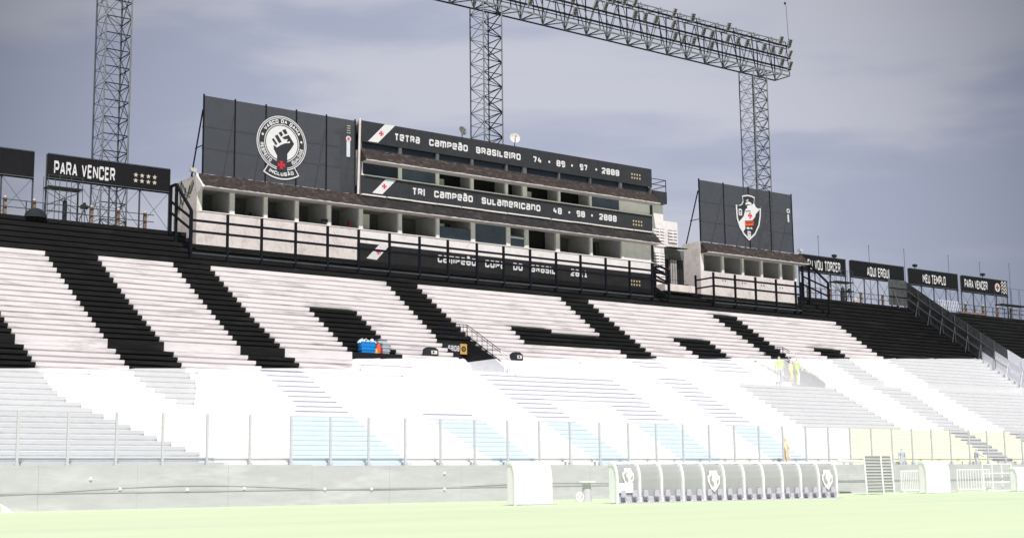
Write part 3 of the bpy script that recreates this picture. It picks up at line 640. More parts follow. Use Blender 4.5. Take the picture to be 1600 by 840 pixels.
for k in range(4):
    for dx in (0, .45): mb.disc((124.8 + k * 3.45 + dx, YB - .04, 25.6 - .05 * k), (0, 1, 0), .08, .04, 'cloth_dark', 8)
mb.build('wall_fitting', pw2)
# ---- billboards of banner mesh on the roofs
def billboard(label, x0, x1, z0, z1, posts, yb, rails, struts):
    t = thing('billboard', label, 'billboard', ((x0 + x1) / 2, yb, z0), 'dark mesh billboards on the roofs')
    for a, b in zip(posts, posts[1:]):
        mb = MB(); mb.box(a + .05, b - .05, yb, yb + .025, z0, z1 - .03, 'banner_mesh'); mb.build('panel', t)
    for x in posts: mb = MB(); mb.bar((x, yb + .02, z0 - .05), (x, yb + .02, z1 + .12), .13, 'steel_dark'); mb.build('post', t)
    for z in rails: mb = MB(); mb.bar((x0, yb + .12, z), (x1, yb + .12, z), .14, 'steel_dark'); mb.build('rail', t)
    for x in struts:
        mb = MB(); mb.bar((x, yb + .2, z0 + (z1 - z0) * .82), (x, yb + 2.6, z0 - .2), .11, 'steel_dark')
        mb.bar((x, yb + .2, z0 + (z1 - z0) * .36), (x, yb + 1.75, z0 + (z1 - z0) * .36), .08, 'steel_dark'); mb.build('strut', t)
    return t
bb1 = billboard('large dark mesh billboard with round raised fist emblem on the roof', 55.45, 72.15, 30.45, 38.03, [55.5, 58.75, 62.05, 65.4, 68.8, 72.15], YB + .05, (32.9, 35.0), [55.5, 58.75, 62.05, 65.4, 68.8, 72.15])
bb2 = billboard('smaller dark mesh billboard with shield crest on the roof of the small wing', 121.25, 138.1, 30.2, 37.9, [121.25, 125.5, 130.0, 133.95, 138.1], YB + .05, (32.7, 35.2), [121.25, 125.5, 130.0, 133.95, 138.1])
# round emblem with raised fist
mb = MB(); ce = aY(440, 224, YB); cx_, cz_ = ce.x, ce.z; R_ = (aY(440, 181.5, YB).z - aY(440, 266.5, YB).z) / 2
ye = YB - .05
def ban(a0, a1, r0, r1, y, m_):
    nn = 16
    for k in range(nn):
        a, b = a0 + (a1 - a0) * k / nn, a0 + (a1 - a0) * (k + 1) / nn
        mb.face([(cx_ + r0 * R_ * math.cos(a), y, cz_ + r0 * R_ * math.sin(a)), (cx_ + r0 * R_ * math.cos(b), y, cz_ + r0 * R_ * math.sin(b)), (cx_ + r1 * R_ * math.cos(b), y, cz_ + r1 * R_ * math.sin(b)), (cx_ + r1 * R_ * math.cos(a), y, cz_ + r1 * R_ * math.sin(a))], m_)
D2 = math.radians
ban(D2(237), D2(303), .98, 1.33, ye + .016, 'lettering_white'); ban(D2(238.8), D2(301.2), 1.0, 1.28, ye + .012, 'board_black')
disk(mb, cx_, cz_, R_, ye + .008, 'lettering_white', 48); disk(mb, cx_, cz_, R_ * .965, ye + .004, 'board_black', 48)
disk(mb, cx_, cz_, R_ * .935, ye, 'lettering_white', 48); disk(mb, cx_, cz_, R_ * .905, ye - .004, 'board_black', 48)
disk(mb, cx_, cz_, R_ * .70, ye - .008, 'lettering_white', 48); disk(mb, cx_, cz_, R_ * .67, ye - .012, 'board_black', 48); disk(mb, cx_, cz_, R_ * .635, ye - .016, 'lettering_white', 48)
def arc_text(s, a0, a1, r, h, out):          # angles in degrees (0 = right, 90 = top); out: letters read outwards
    def mf(x, z, y):
        a = D2(a0 + (a1 - a0) * x); rr = (r + (z if out else -z)) * R_
        return (cx_ + rr * math.cos(a), y, cz_ + rr * math.sin(a))
    text(mb, s, 0, 1, 0, h, ye - .01, 'lettering_white', t=.26, wd=.62, mapf=lambda x, z, y: mf(x, z, y))
arc_text('VASCO DA GAMA', 148, 28, .735, .14, True)
arc_text('RESPEITO', 185, 239, .875, .14, False); arc_text('IGUALDADE', 301, 352, .875, .14, False)
arc_text('INCLUSÃO', 245, 295, 1.2, .135, False)
for a in (163, 10): disk(mb, cx_ + R_ * .8 * math.cos(D2(a)), cz_ + R_ * .8 * math.sin(D2(a)), R_ * .045, ye - .01, 'lettering_white', 12)
def pp(pts, ox, oy, k, y, m_):
    P = [aY(ox + a / k, oy + b / k, YB) for a, b in pts]; mb.face([(p.x, y, p.z) for p in P], m_)
for q in ([(282, 700), (285, 520), (245, 440), (243, 395), (283, 425), (330, 395), (380, 375), (445, 372), (488, 385), (455, 440), (408, 500), (405, 700)],
          [(222, 328), (245, 312), (290, 385), (270, 400)], [(258, 288), (292, 270), (342, 358), (308, 375)], [(302, 252), (335, 232), (358, 275), (335, 300)], [(345, 220), (385, 203), (412, 258), (378, 272)],
          [(345, 305), (425, 275), (488, 382), (440, 380), (438, 350), (400, 362), (412, 325), (372, 330)]):
    pp(q, 395, 175, 7.63, ye - .02, 'board_black')
cc = aY(395 + 337 / 7.63, 175 + 633 / 7.63, YB); cross(mb, cc.x, cc.z, .42, ye - .026, 'red')
mb.build('fist_emblem', bb1)
mb = MB(); c = aY(544.5, 217, YB); disk(mb, c.x, c.z, .3, YB - .01, 'lettering_white', 16); cross(mb, c.x, c.z, .2, YB - .02, 'red')
c = aY(544.3, 233, YB); mb.box(c.x - .2, c.x + .2, YB - .01, YB + .04, c.z - .8, c.z + .8, 'crate_pale')
for k in range(4): c = aY(545, 197 + 3.6 * k, YB); mb.box(c.x - .2, c.x + .2, YB - .01, YB + .04, c.z - .05, c.z + .06, 'concrete')
mb.build('small_badge', bb1)
# shield crest
mb = MB()
def cr(pts, y, m_): P = [aY(1140 + a / 9.33, 295 + b / 9.33, YB) for a, b in pts]; mb.face([(p.x, y, p.z) for p in P], m_)
SHD = [(178, 98), (260, 88), (320, 102), (362, 125), (352, 205), (378, 268), (410, 288), (452, 282), (450, 400), (430, 540), (370, 670), (282, 755), (205, 670), (140, 560), (100, 430), (85, 230), (130, 240), (168, 222), (188, 180)]
def shrink(pts, d):
    cx0 = sum(p[0] for p in pts) / len(pts); cy0 = sum(p[1] for p in pts) / len(pts); return [(cx0 + (p[0] - cx0) * (1 - d), cy0 + (p[1] - cy0) * (1 - d * .75)) for p in pts]
cr(SHD, ye, 'lettering_white'); cr(shrink(SHD, .10), ye - .006, 'board_black')
cr([(345, 215), (385, 285), (440, 292), (372, 375), (215, 470), (225, 580), (185, 635), (118, 495), (200, 400), (225, 300)], ye - .012, 'lettering_white')
cr([(228, 205), (265, 185), (310, 205), (318, 235), (262, 225), (228, 235)], ye - .018, 'lettering_white'); cr([(225, 175), (270, 150), (262, 178)], ye - .018, 'lettering_white')
cr([(250, 245), (300, 235), (350, 262), (358, 320), (300, 318), (250, 322)], ye - .018, 'lettering_white'); cr([(225, 205 + 118), (300, 318), (302, 330), (225, 335)], ye - .024, 'board_black')
cr([(232, 335), (372, 330), (368, 405), (325, 460), (232, 465)], ye - .026, 'lettering_white'); cr([(215, 478), (345, 468), (340, 535), (220, 540)], ye - .026, 'orange_red'); cr([(232, 490), (335, 482), (332, 500), (232, 505)], ye - .03, 'dark_red')
c = aY(1140 + 292 / 9.33, 295 + 392 / 9.33, YB); cross(mb, c.x, c.z, .42, ye - .034, 'red')
for (a, b, s) in ((150, 340, 'C'), (152, 345, 'R'), (278, 660, 'V'), (280, 665, 'G')):
    c = aY(1140 + a / 9.33, 295 + b / 9.33, YB); text(mb, s, c.x - .3, c.x + .3, c.z - .42, .84, ye - .03 - .004 * (s in 'RG'), 'lettering_white', t=.18)
cr([(235, 570), (262, 555), (290, 575), (315, 558), (328, 590), (290, 580), (262, 592)], ye - .03, 'lettering_white')
mb.build('shield_crest', bb2)
mb = MB(); c = aY(1231.5, 329.5, YB); disk(mb, c.x, c.z, .32, YB - .01, 'lettering_white', 14); cross(mb, c.x, c.z, .2, YB - .02, 'cloth_dark'); c = aY(1231.8, 341, YB); mb.box(c.x - .13, c.x + .13, YB - .01, YB + .04, c.z - .5, c.z + .5, 'crate_pale'); mb.build('small_badge', bb2)
# ---- satellite dishes on the roof
def dish(px, py, label, m_, r, d):
    c = aY(px, py, YB + 1.2); t = thing('satellite_dish', label, 'satellite dish', (c.x, c.y, c.z - 1)); mb = MB(); d = Vector(d).normalized()
    u = d.cross(Vector((0, 0, 1))).normalized(); v = d.cross(u); prev = None; nn = 20
    for q in range(5):
        rr = r * q / 4; off = d * (.28 * (q / 4) ** 2 * r); ring = [c + off + u * math.cos(2 * math.pi * k / nn) * rr + v * math.sin(2 * math.pi * k / nn) * rr for k in range(nn)]
        if prev and q > 1:
            for k in range(nn): mb.face([prev[k], prev[(k + 1) % nn], ring[(k + 1) % nn], ring[k]], m_)
        elif prev:
            for k in range(nn): mb.face([c, ring[k], ring[(k + 1) % nn]], m_)
        prev = ring
    mb.build('reflector', t, True); mb = MB(); mb.bar(c + v * r * .9, c + d * r * .9, .05, 'dish_grey'); mb.disc(c + d * r * .85, d, .1, .15, 'crate_grey', 8); mb.build('feed_arm', t)
    mb = MB(); mb.bar((c.x, c.y, c.z), (c.x, c.y, c.z - 1.6), .1, 'steel_mid', 6); mb.build('mast', t)
dish(722, 205, 'grey satellite dish turned sideways on the roof left of the lattice tower', 'dish_grey', .52, (.13, -.99, .3))
dish(804, 216.5, 'round white satellite dish on the roof right of the lattice tower', 'dish_white', .6, (-.35, -.9, .25))
# ================================================================== RAILINGS IN FRONT OF THE BOXES
def railing(label, xs, yr, z0, ztop, rails, ends):
    t = thing('railing', label, 'railing', ((xs[0] + xs[-1]) / 2, yr, z0), 'heavy black railings before the press boxes')
    for x in xs: mb = MB(); mb.bar((x, yr, z0 - .6), (x, yr, ztop), .21, 'steel_dark'); mb.build('post', t)
    for z in rails: mb = MB(); mb.bar((xs[0], yr - .06, z), (xs[-1], yr - .06, z), .2, 'steel_dark'); mb.build('rail', t)
    mb = MB(); mb.box(xs[0], xs[-1], yr - .1, yr + .1, z0 - .1, z0 + .03, 'steel_mid'); mb.build('foot_rail', t)
    for x, dy in ends:
        for z in rails: mb = MB(); mb.bar((x, yr, z), (x, yr + dy, z), .17, 'steel_dark'); mb.build('rail', t)
        mb = MB(); mb.bar((x, yr + dy, z0 - .3), (x, yr + dy, ztop), .2, 'steel_dark'); mb.build('post', t)
    return t
YR = 117.5
railing('long black steel railing in front of the honours boards', [53.2, 56.8, 60.3, 63.9, 67.4, 70.9, 74.5, 78.1, 81.6, 85.3, 88.8, 92.4, 96.0, 99.5, 103.2, 106.8, 110.3], YR, 22.3, 26.15, (24.27, 25.28), [])
railing('short black steel railing in front of the small press wing', [120.3, 124.0, 127.6, 131.3, 134.9, 135.9], YR, 22.3, 25.9, (24.27, 25.28), [(120.3, 3.0)])
# gated side frames
def frame(label, x, y0, y1, zb0_, zb1, zt0, zt1):
    t = thing('side_barrier', label, 'barrier', (x, y0, zb0_), 'black steel side barriers')
    for y, a, b in ((y0, zb0_, zt0), (y1, zb1, zt1), ((y0 + y1) / 2 + 1, (zb0_ + zb1) / 2, zt1)): mb = MB(); mb.bar((x, y, a), (x, y, b), .24, 'steel_dark'); mb.build('post', t)
    mb = MB(); mb.bar((x, y0, zt0), (x, y1 - 1.2, zt1), .22, 'steel_dark'); mb.bar((x, y1 - 1.2, zt1), (x, y1, zt1), .22, 'steel_dark'); mb.build('top_bar', t)
    for k in (.35, .62): mb = MB(); mb.bar((x, y0, zb0_ + (zt0 - zb0_) * (k + .2)), (x, y1, zb1 + (zt0 - zb0_) * (k + .2)), .18, 'steel_dark'); mb.build('bar', t)
frame('black side barrier at the left end of the press building with sloping top bar', 53.15, YR, YR + 4.6, 22.3, 24.6, 26.2, 29.2)
frame('black side barrier at the right end of the long railing beside the white tower', 112.9, YR, YR + 2.6, 22.3, 23.6, 25.5, 26.2)
frame('black side barrier at the right end of the small press wing', 141.2, YR, YR + 4.2, 22.3, 24.4, 26.2, 29.0)
mb = MB(); mb.bar((110.3, YR, 25.3), (112.9, YR, 24.9), .2, 'steel_dark'); mb.bar((110.3, YR, 24.3), (112.9, YR, 23.9), .2, 'steel_dark'); mb.bar((110.3, YR, 23.6), (112.9, YR, 22.3), .16, 'steel_dark')
tag(mb.build('link_rail'), 'short black link rails at the corner between railing and white tower', 'rail')
# ================================================================== TOP OF THE TERRACE: HOARDINGS
YH = 123.5
def hoarding(label, x0, x1, z0, z1, txt=None, extra=None):
    t = thing('hoarding', label, 'hoarding', ((x0 + x1) / 2, YH, ZTOP), 'black hoardings along the top of the terrace')
    nb = max(2, round((x1 - x0) / 3.0))
    for k in range(nb):
        a = x0 + (x1 - x0) * k / nb; b = x0 + (x1 - x0) * (k + 1) / nb; mb = MB(); mb.box(a, b - .008, YH, YH + .08, z0, z1, 'hoarding_black'); mb.build('panel', t)
    mb = MB(); mb.bar((x0, YH - .02, z1 + .05), (x1, YH - .02, z1 + .05), .08, 'steel_mid'); mb.build('edge_rail', t)
    mb = MB(); mb.bar((x0, YH + .02, z0 - .08), (x1, YH + .02, z0 - .08), .13, 'steel_dark'); mb.bar((x0, YH - .1, z0 + .0), (x1, YH - .1, z0 + .0), .04, 'steel_grey'); mb.build('edge_rail', t)
    for k in range(nb + 1):
        x = x0 + (x1 - x0) * k / nb; mb = MB(); mb.bar((x, YH + .15, ZTOP - .1), (x, YH + .15, z1), .13, 'steel_mid'); mb.build('support_post', t)
    for k in range(nb):
        a = x0 + (x1 - x0) * k / nb; b = x0 + (x1 - x0) * (k + 1) / nb; mb = MB(); mb.bar((a, YH + .2, z0), (b, YH + .2, ZTOP + .3), .035, 'steel_mid'); mb.bar((b, YH + .25, z0), (a, YH + .25, ZTOP + .3), .035, 'steel_mid'); mb.build('cross_brace', t)
    if txt:
        s, a, b, ztx, h = txt; mb = MB(); text(mb, s, a, b, ztx, h, YH - .03, 'lettering_white', t=.19, wd=.3, gap=.55); mb.build('lettering', t)
    return t
def hx(px, z):
    k = (px - CX) / FP; zz = z - CAM.z
    return (k * (AY[2] * YH + AZ[2] * zz) - (AY[0] * YH + AZ[0] * zz)) / (AX[0] - k * AX[2])
hoarding('blank black hoarding at the far left edge of the terrace top', 24.0, 40.7, 28.75, 31.1)
h2 = hoarding('black hoarding reading PARA VENCER with eight stars beside the lattice tower', 41.9, 53.65, 28.93, 31.12, ('PARA VENCER', hx(84.5, 30), hx(179.5, 30), aY(86, 272.5, YH).z, 1.27))
for r in range(2):
    for c in range(4): mb = MB(); star(mb, hx(212 + 9.8 * c, 29.9), aY(212, 273.3 + 8.6 * r, YH).z, .24, YH - .03, 'gold_pale'); mb.build('star', h2)
h3 = hoarding('black hoarding reading EU VOU TORCER beside the small press wing', 142.8, 152.3, 28.75, 30.95, ('EU VOU TORCER', hx(1261.8, 30), hx(1312.5, 30), aY(1262, 419.6, YH).z, 1.32))
for r in range(2):
    for c in range(2): mb = MB(); star(mb, hx(1249.5 + 5.5 * c, 29.9), aY(1250, 408 + 6 * r, YH).z, .24, YH - .03, 'gold_pale'); mb.build('star', h3)
hoarding('black hoarding reading AQUI ERGUI', 153.3, 165.1, 28.75, 31.0, ('AQUI ERGUI', hx(1354.4, 30), hx(1389, 30), aY(1354.4, 430.8, YH).z, 1.32))
hoarding('black hoarding reading MEU TEMPLO behind the grey sheet barrier', 166.2, 177.8, 28.68, 30.95, ('MEU TEMPLO', hx(1441.5, 30), hx(1477, 30), aY(1441.5, 441.4, YH).z, 1.3))
h6 = hoarding('black hoarding reading PARA VENCER with a round badge, farthest right', 178.7, 190.4, 28.58, 30.9, ('PARA VENCER', hx(1506.8, 30), hx(1542.5, 30), aY(1506.8, 449, YH).z, 1.3))
mb = MB(); c = aY(1558.3, 449, YH); disk(mb, c.x, c.z, .66, YH - .03, 'dish_white', 20); cross(mb, c.x, c.z, .48, YH - .04, 'dark_red')
for k in range(4):
    for s in range(2):
        x = hx(1566 + 4.5 * s, 29.8); z = aY(1566, 441.5 + 4.9 * k, YH).z
        mb.face([(x - .35, YH - .03, z - .1), (x, YH - .03, z + .3), (x, YH - .03, z + .08), (x - .35, YH - .03, z - .32)], 'dish_white'); mb.face([(x, YH - .035, z + .3), (x + .35, YH - .035, z - .1), (x + .35, YH - .035, z - .32), (x, YH - .035, z + .08)], 'dish_white')
mb.build('badge', h6)
# short concrete posts with rails along the top step
def toprail(label, xs, subs):
    t = thing('parapet_railing', label, 'railing', ((xs[0] + xs[-1]) / 2, YTOP + .5, ZTOP), 'thin railings along the top step')
    for x in xs:
        mb = MB(); mb.box(x - .14, x + .14, YTOP + .37, YTOP + .63, ZTOP - .2, ZTOP + 1.55, 'post_rust'); mb.disc((x, YTOP + .5, ZTOP + 1.55), (0, 0, 1), .12, .16, 'dish_white', 8); mb.build('post', t)
    for z in (.72, 1.38): mb = MB(); mb.bar((xs[0] - .8, YTOP + .3, ZTOP + z), (xs[-1] + .8, YTOP + .3, ZTOP + z), .07, 'steel_mid'); mb.build('rail', t)
    for x in subs: mb = MB(); mb.bar((x, YTOP + .3, ZTOP - .1), (x, YTOP + .3, ZTOP + 1.4), .09, 'steel_mid'); mb.build('post', t)
toprail('thin railing with rusty posts left of the press building', [35.2, 38.1, 40.65, 45.9, 48.4, 51.0], [37, 39.9, 41.5, 43.5])
toprail('thin railing with rusty posts along the top step right of the press wing', [143.6, 148.0, 151.0, 154.5, 159.2, 162.5, 165.5], [146, 150, 156.4])
toprail('thin railing with dark posts at the far right behind the sheet barrier', [170.5, 174.0, 178.5, 182.8, 186.5, 190.0, 194.0], [172, 176, 180.5, 185, 188, 192])
# scaffold towers
def scaffold(label, x0, x1, z0, zp, zt):
    t = thing('scaffold_tower', label, 'scaffold', ((x0 + x1) / 2, YTOP + .7, z0), 'small scaffold platforms on the top step'); ya, yb = YTOP - .2, YTOP + 1.0
    n_ = 4
    for k in range(n_):
        x = x0 + (x1 - x0) * k / (n_ - 1)
        for y in (ya, yb): mb = MB(); mb.bar((x, y, z0 - .2), (x, y, zt), .06, 'steel_mid', 6); mb.build('pole', t)
    mb = MB(); mb.box(x0, x1, ya - .1, yb + .1, zp, zp + .12, 'cloth_dark'); mb.build('deck', t)
    for y in (ya, yb):
        mb = MB(); mb.bar((x0, y, zp - 1.6), (x1, y, zp - .1), .04, 'steel_mid'); mb.bar((x1, y, zp - 1.6), (x0, y, zp - .1), .04, 'steel_mid'); mb.build('brace', t)
    for z in (z0 + .7, zt - .05): mb = MB(); mb.bar((x0, ya, z), (x1, ya, z), .05, 'steel_mid', 6); mb.build('brace', t)
scaffold('small dark scaffold platform below the left PARA VENCER hoarding', 41.6, 44.75, ZTOP, 27.85, 29.0)
scaffold('small dark scaffold platform below the EU VOU TORCER hoarding', 148.6, 152.1, ZTOP, 27.55, 29.2)
scaffold('dark scaffold platform at the far right end of the terrace top', 186.8, 193.5, ZTOP, 27.0, 29.6)
# dark bollard, tarp, tripod cameras
for x, lab in ((43.3, 'dark thick post standing under the left scaffold platform'), (150.3, 'dark thick post standing under the scaffold platform by the EU VOU TORCER hoarding')):
    mb = MB(); mb.disc((x, YTOP + .2, ZTOP - .1), (0, 0, 1), .2, 1.85, 'cloth_dark', 10); mb.disc((x, YTOP + .2, ZTOP + 1.75), (0, 0, 1), .12, .18, 'steel_mid', 10); tag(mb.build('bollard'), lab, 'post')
lump('covered_pile', 'low pile under a dark tarpaulin on the top step at far left', 'tarpaulin', 40.7, YTOP + .1, ZTOP - .05, .95, .85, 'cloth_dark', 14)
def tripod(x, y, z, label):
    t = thing('tripod_camera', label, 'camera tripod', (x, y, z)); top = (x, y, z + 1.15)
    for a in (20, 140, 260): mb = MB(); mb.bar(top, (x + .5 * math.cos(D2(a)), y + .4 * math.sin(D2(a)), z - .05), .07, 'cloth_dark', 6); mb.build('leg', t)
    mb = MB(); mb.box(x - .32, x + .28, y - .15, y + .15, z + 1.15, z + 1.5, 'cloth_dark'); mb.box(x - .1, x + .12, y - .1, y + .1, z + 1.5, z + 1.72, 'cloth_dark'); mb.bar((x - .32, y - .1, z + 1.3), (x - .75, y - .3, z + 1.25), .05, 'cloth_dark'); mb.build('camera_body', t)
    mb = MB(); mb.bar((x + .1, y - .1, z + 1.33), (x + .2, y - .6, z + 1.28), .17, 'steel_mid', 8); mb.build('lens', t)
tripod(44.95, YTOP - .2, ZTOP, 'black video camera on a tripod on the top step under PARA VENCER')
tripod(151.2, YTOP - .2, ZTOP, 'black video camera on a tripod on the top step under EU VOU TORCER')
lump('cloth_bundle', 'beige cloth bundle beside the tripod camera on the top step', 'bundle', 152.9, YTOP + .2, ZTOP, .45, .7, 'cloth_beige', 10)
mb = MB(); mb.box(176.4, 182.5, YTOP - .1, YTOP + .3, ZTOP, ZTOP + .28, 'post_rust'); tag(mb.build('timber_beam'), 'rusty brown beam lying on the top step behind the sheet barrier', 'beam')
t = thing('crowd_barrier', 'small white slatted barrier leaning behind the grey sheet barrier on the top step', 'barrier', (173, YTOP, ZTOP))
for k in range(12): x = 171.2 + k * .42; mb = MB(); mb.bar((x, YTOP - .2, ZTOP + .2), (x + .35, YTOP + .2, ZTOP + 1.7), .07, 'crate_pale'); mb.build('bar', t)
# thin masts behind the hoardings and small floodlamps
for i, (px, py, yb_) in enumerate(((1278, 368, 400), (1357, 383, 410), (1412, 388, 418), (1481, 398, 428), (1530, 409, 434), (1576, 411, 440))):
    a = aY(px, py, YH + .6); mb = MB(); mb.bar((a.x, a.y, ZTOP), (a.x, a.y, a.z), .07, 'steel_mid', 6); mb.disc((a.x, a.y, a.z - .25), (0, 0, 1), .07, .2, 'steel_grey', 6)
    tag(mb.build('mast'), ['thin mast behind the EU VOU TORCER hoarding', 'thin mast behind the AQUI ERGUI hoarding', 'thin mast rising between the AQUI ERGUI and MEU TEMPLO hoardings', 'thin mast behind the MEU TEMPLO hoarding', 'thin mast behind the last PARA VENCER hoarding', 'thin mast at the right end of the last hoarding'][i], 'mast', 'thin masts behind the hoardings')
def spot(px, py, Y, label, m_='cloth_dark'):
    c = aY(px, py, Y); mb = MB(); mb.hexa([(c.x - .28, c.y - .2, c.z - .1), (c.x + .28, c.y - .2, c.z - .2), (c.x + .28, c.y + .2, c.z - .2), (c.x - .28, c.y + .2, c.z - .1), (c.x - .32, c.y - .3, c.z + .2), (c.x + .32, c.y - .3, c.z + .15), (c.x + .25, c.y + .2, c.z + .15), (c.x - .25, c.y + .2, c.z + .2)], m_)
    mb.bar((c.x, c.y, c.z - .1), (c.x, c.y, c.z - .7), .06, 'steel_mid'); tag(mb.build('floodlamp'), label, 'lamp')
spot(1303, 400, YH, 'small dark floodlamp on top of the EU VOU TORCER hoarding'); spot(1429, 415, YH, 'small dark floodlamp on top of the MEU TEMPLO hoarding'); spot(1535, 429, YH, 'small dark floodlamp on top of the last PARA VENCER hoarding')
spot(1250, 391, YB, 'small white floodlamp at the end of the small wing roof', 'dish_white'); spot(301, 266, YB + .3, 'small cream floodlamp at the left corner of the press building roof', 'dish_white')
# cables at the left corner
mb = MB()
for s in range(4):
    pts = [(X0 - .3, YB + .6 + s * .9, 29.6 - .1 * s), (X0 - .34, YB + 1.3 + s * .8, 28.6 - .4 * s), (X0 - .32, YB + 2.2 + s * .7, 28.9 - .1 * s), (X0 - .3, YB + 3.4 + s * .3, 30.1)]
    for a, b in zip(pts, pts[1:]): mb.bar(a, b, .05, 'cloth_dark')
mb.build('cable', pb)
# ================================================================== SHEET-METAL BARRIER DOWN THE TERRACE
sb = thing('sheet_barrier', 'tall grey sheet metal barrier running down the terrace, turning along the top step', 'barrier', (168, 110, 20))
pA = aY(1418, 478.6, YTOP); i520 = rowat(520)
Xb = row_px_to_X(i520, 1600); Yb2, Zb2 = prof[i520]
H_ = (aY(1420, 439.3, YTOP).z - pA.z)
def bline(u):                                # u 0 at the top of the terrace, 1 at the gangway, beyond 1 further down
    Y = YTOP + (Yb2 - YTOP) * u; X = pA.x + (Xb - pA.x) * u
    for (ya, za), (yb_, zb_) in zip(prof, prof[1:]):
        if ya <= Y <= yb_: z = za + (zb_ - za) * (Y - ya) / (yb_ - ya); break
    else: z = prof[0][1] if Y < prof[0][0] else ZTOP
    return Vector((X, Y, z))
nseg = 13
for k in range(nseg):
    u0, u1 = k / 9, (k + 1) / 9
    if bline(u1).y < 84: break
    A_, B_ = bline(u0), bline(u1)
    for r in range(3):
        z0, z1 = r * H_ / 3, (r + 1) * H_ / 3; d = random.uniform(-.02, .02)
        P = [A_ + Vector((d, 0, z0)), B_ + Vector((d, 0, z0)), B_ + Vector((d, 0, z1)), A_ + Vector((d, 0, z1))]
        pale = proj((A_ + B_) / 2 + Vector((0, 0, (z0 + z1) / 2)))[1] > 560  # lower sheets get the washout painted into their colour
        mb = MB(); n_ = Vector((.05, 0, 0)); mb.hexa([P[0], P[1], P[1] + n_, P[0] + n_, P[3], P[2], P[2] + n_, P[3] + n_], 'sheet_washout' if pale else 'sheet_grey'); mb.build('sheet', sb)
    m_ = 'sheet_seam' if proj(A_ + Vector((0, 0, H_ / 2)))[1] < 560 else 'washout_line'
    mb = MB()
    mb.bar(A_ + Vector((-.04, 0, 0)), A_ + Vector((-.04, 0, H_)), .05, m_)
    for z in (H_ / 3, 2 * H_ / 3): mb.bar(A_ + Vector((-.04, 0, z)), B_ + Vector((-.04, 0, z)), .06, m_)
    mb.build('seam', sb)
    mb = MB(); mb.bar(A_ + Vector((-.1, 0, H_ * .55)), A_ + Vector((-.8, 0, -.15)), .045, 'steel_grey' if m_ == 'sheet_seam' else 'washout_metal'); mb.build('strut', sb)
pe = aY(1389.5, 477, YTOP)
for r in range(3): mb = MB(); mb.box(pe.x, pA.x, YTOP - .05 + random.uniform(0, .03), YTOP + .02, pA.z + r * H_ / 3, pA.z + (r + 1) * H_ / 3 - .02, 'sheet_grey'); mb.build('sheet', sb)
mb = MB(); mb.bar((pe.x, YTOP - .08, pA.z + H_ / 3), (pA.x, YTOP - .08, pA.z + H_ / 3), .06, 'steel_dark'); mb.bar((pe.x, YTOP - .08, pA.z + 2 * H_ / 3), (pA.x, YTOP - .08, pA.z + 2 * H_ / 3), .06, 'steel_dark'); mb.bar((pe.x + 1, YTOP - .1, pA.z + H_ * .6), (pe.x + .7, YTOP - 1.2, pA.z - .6), .07, 'sheet_seam'); mb.build('seam', sb)
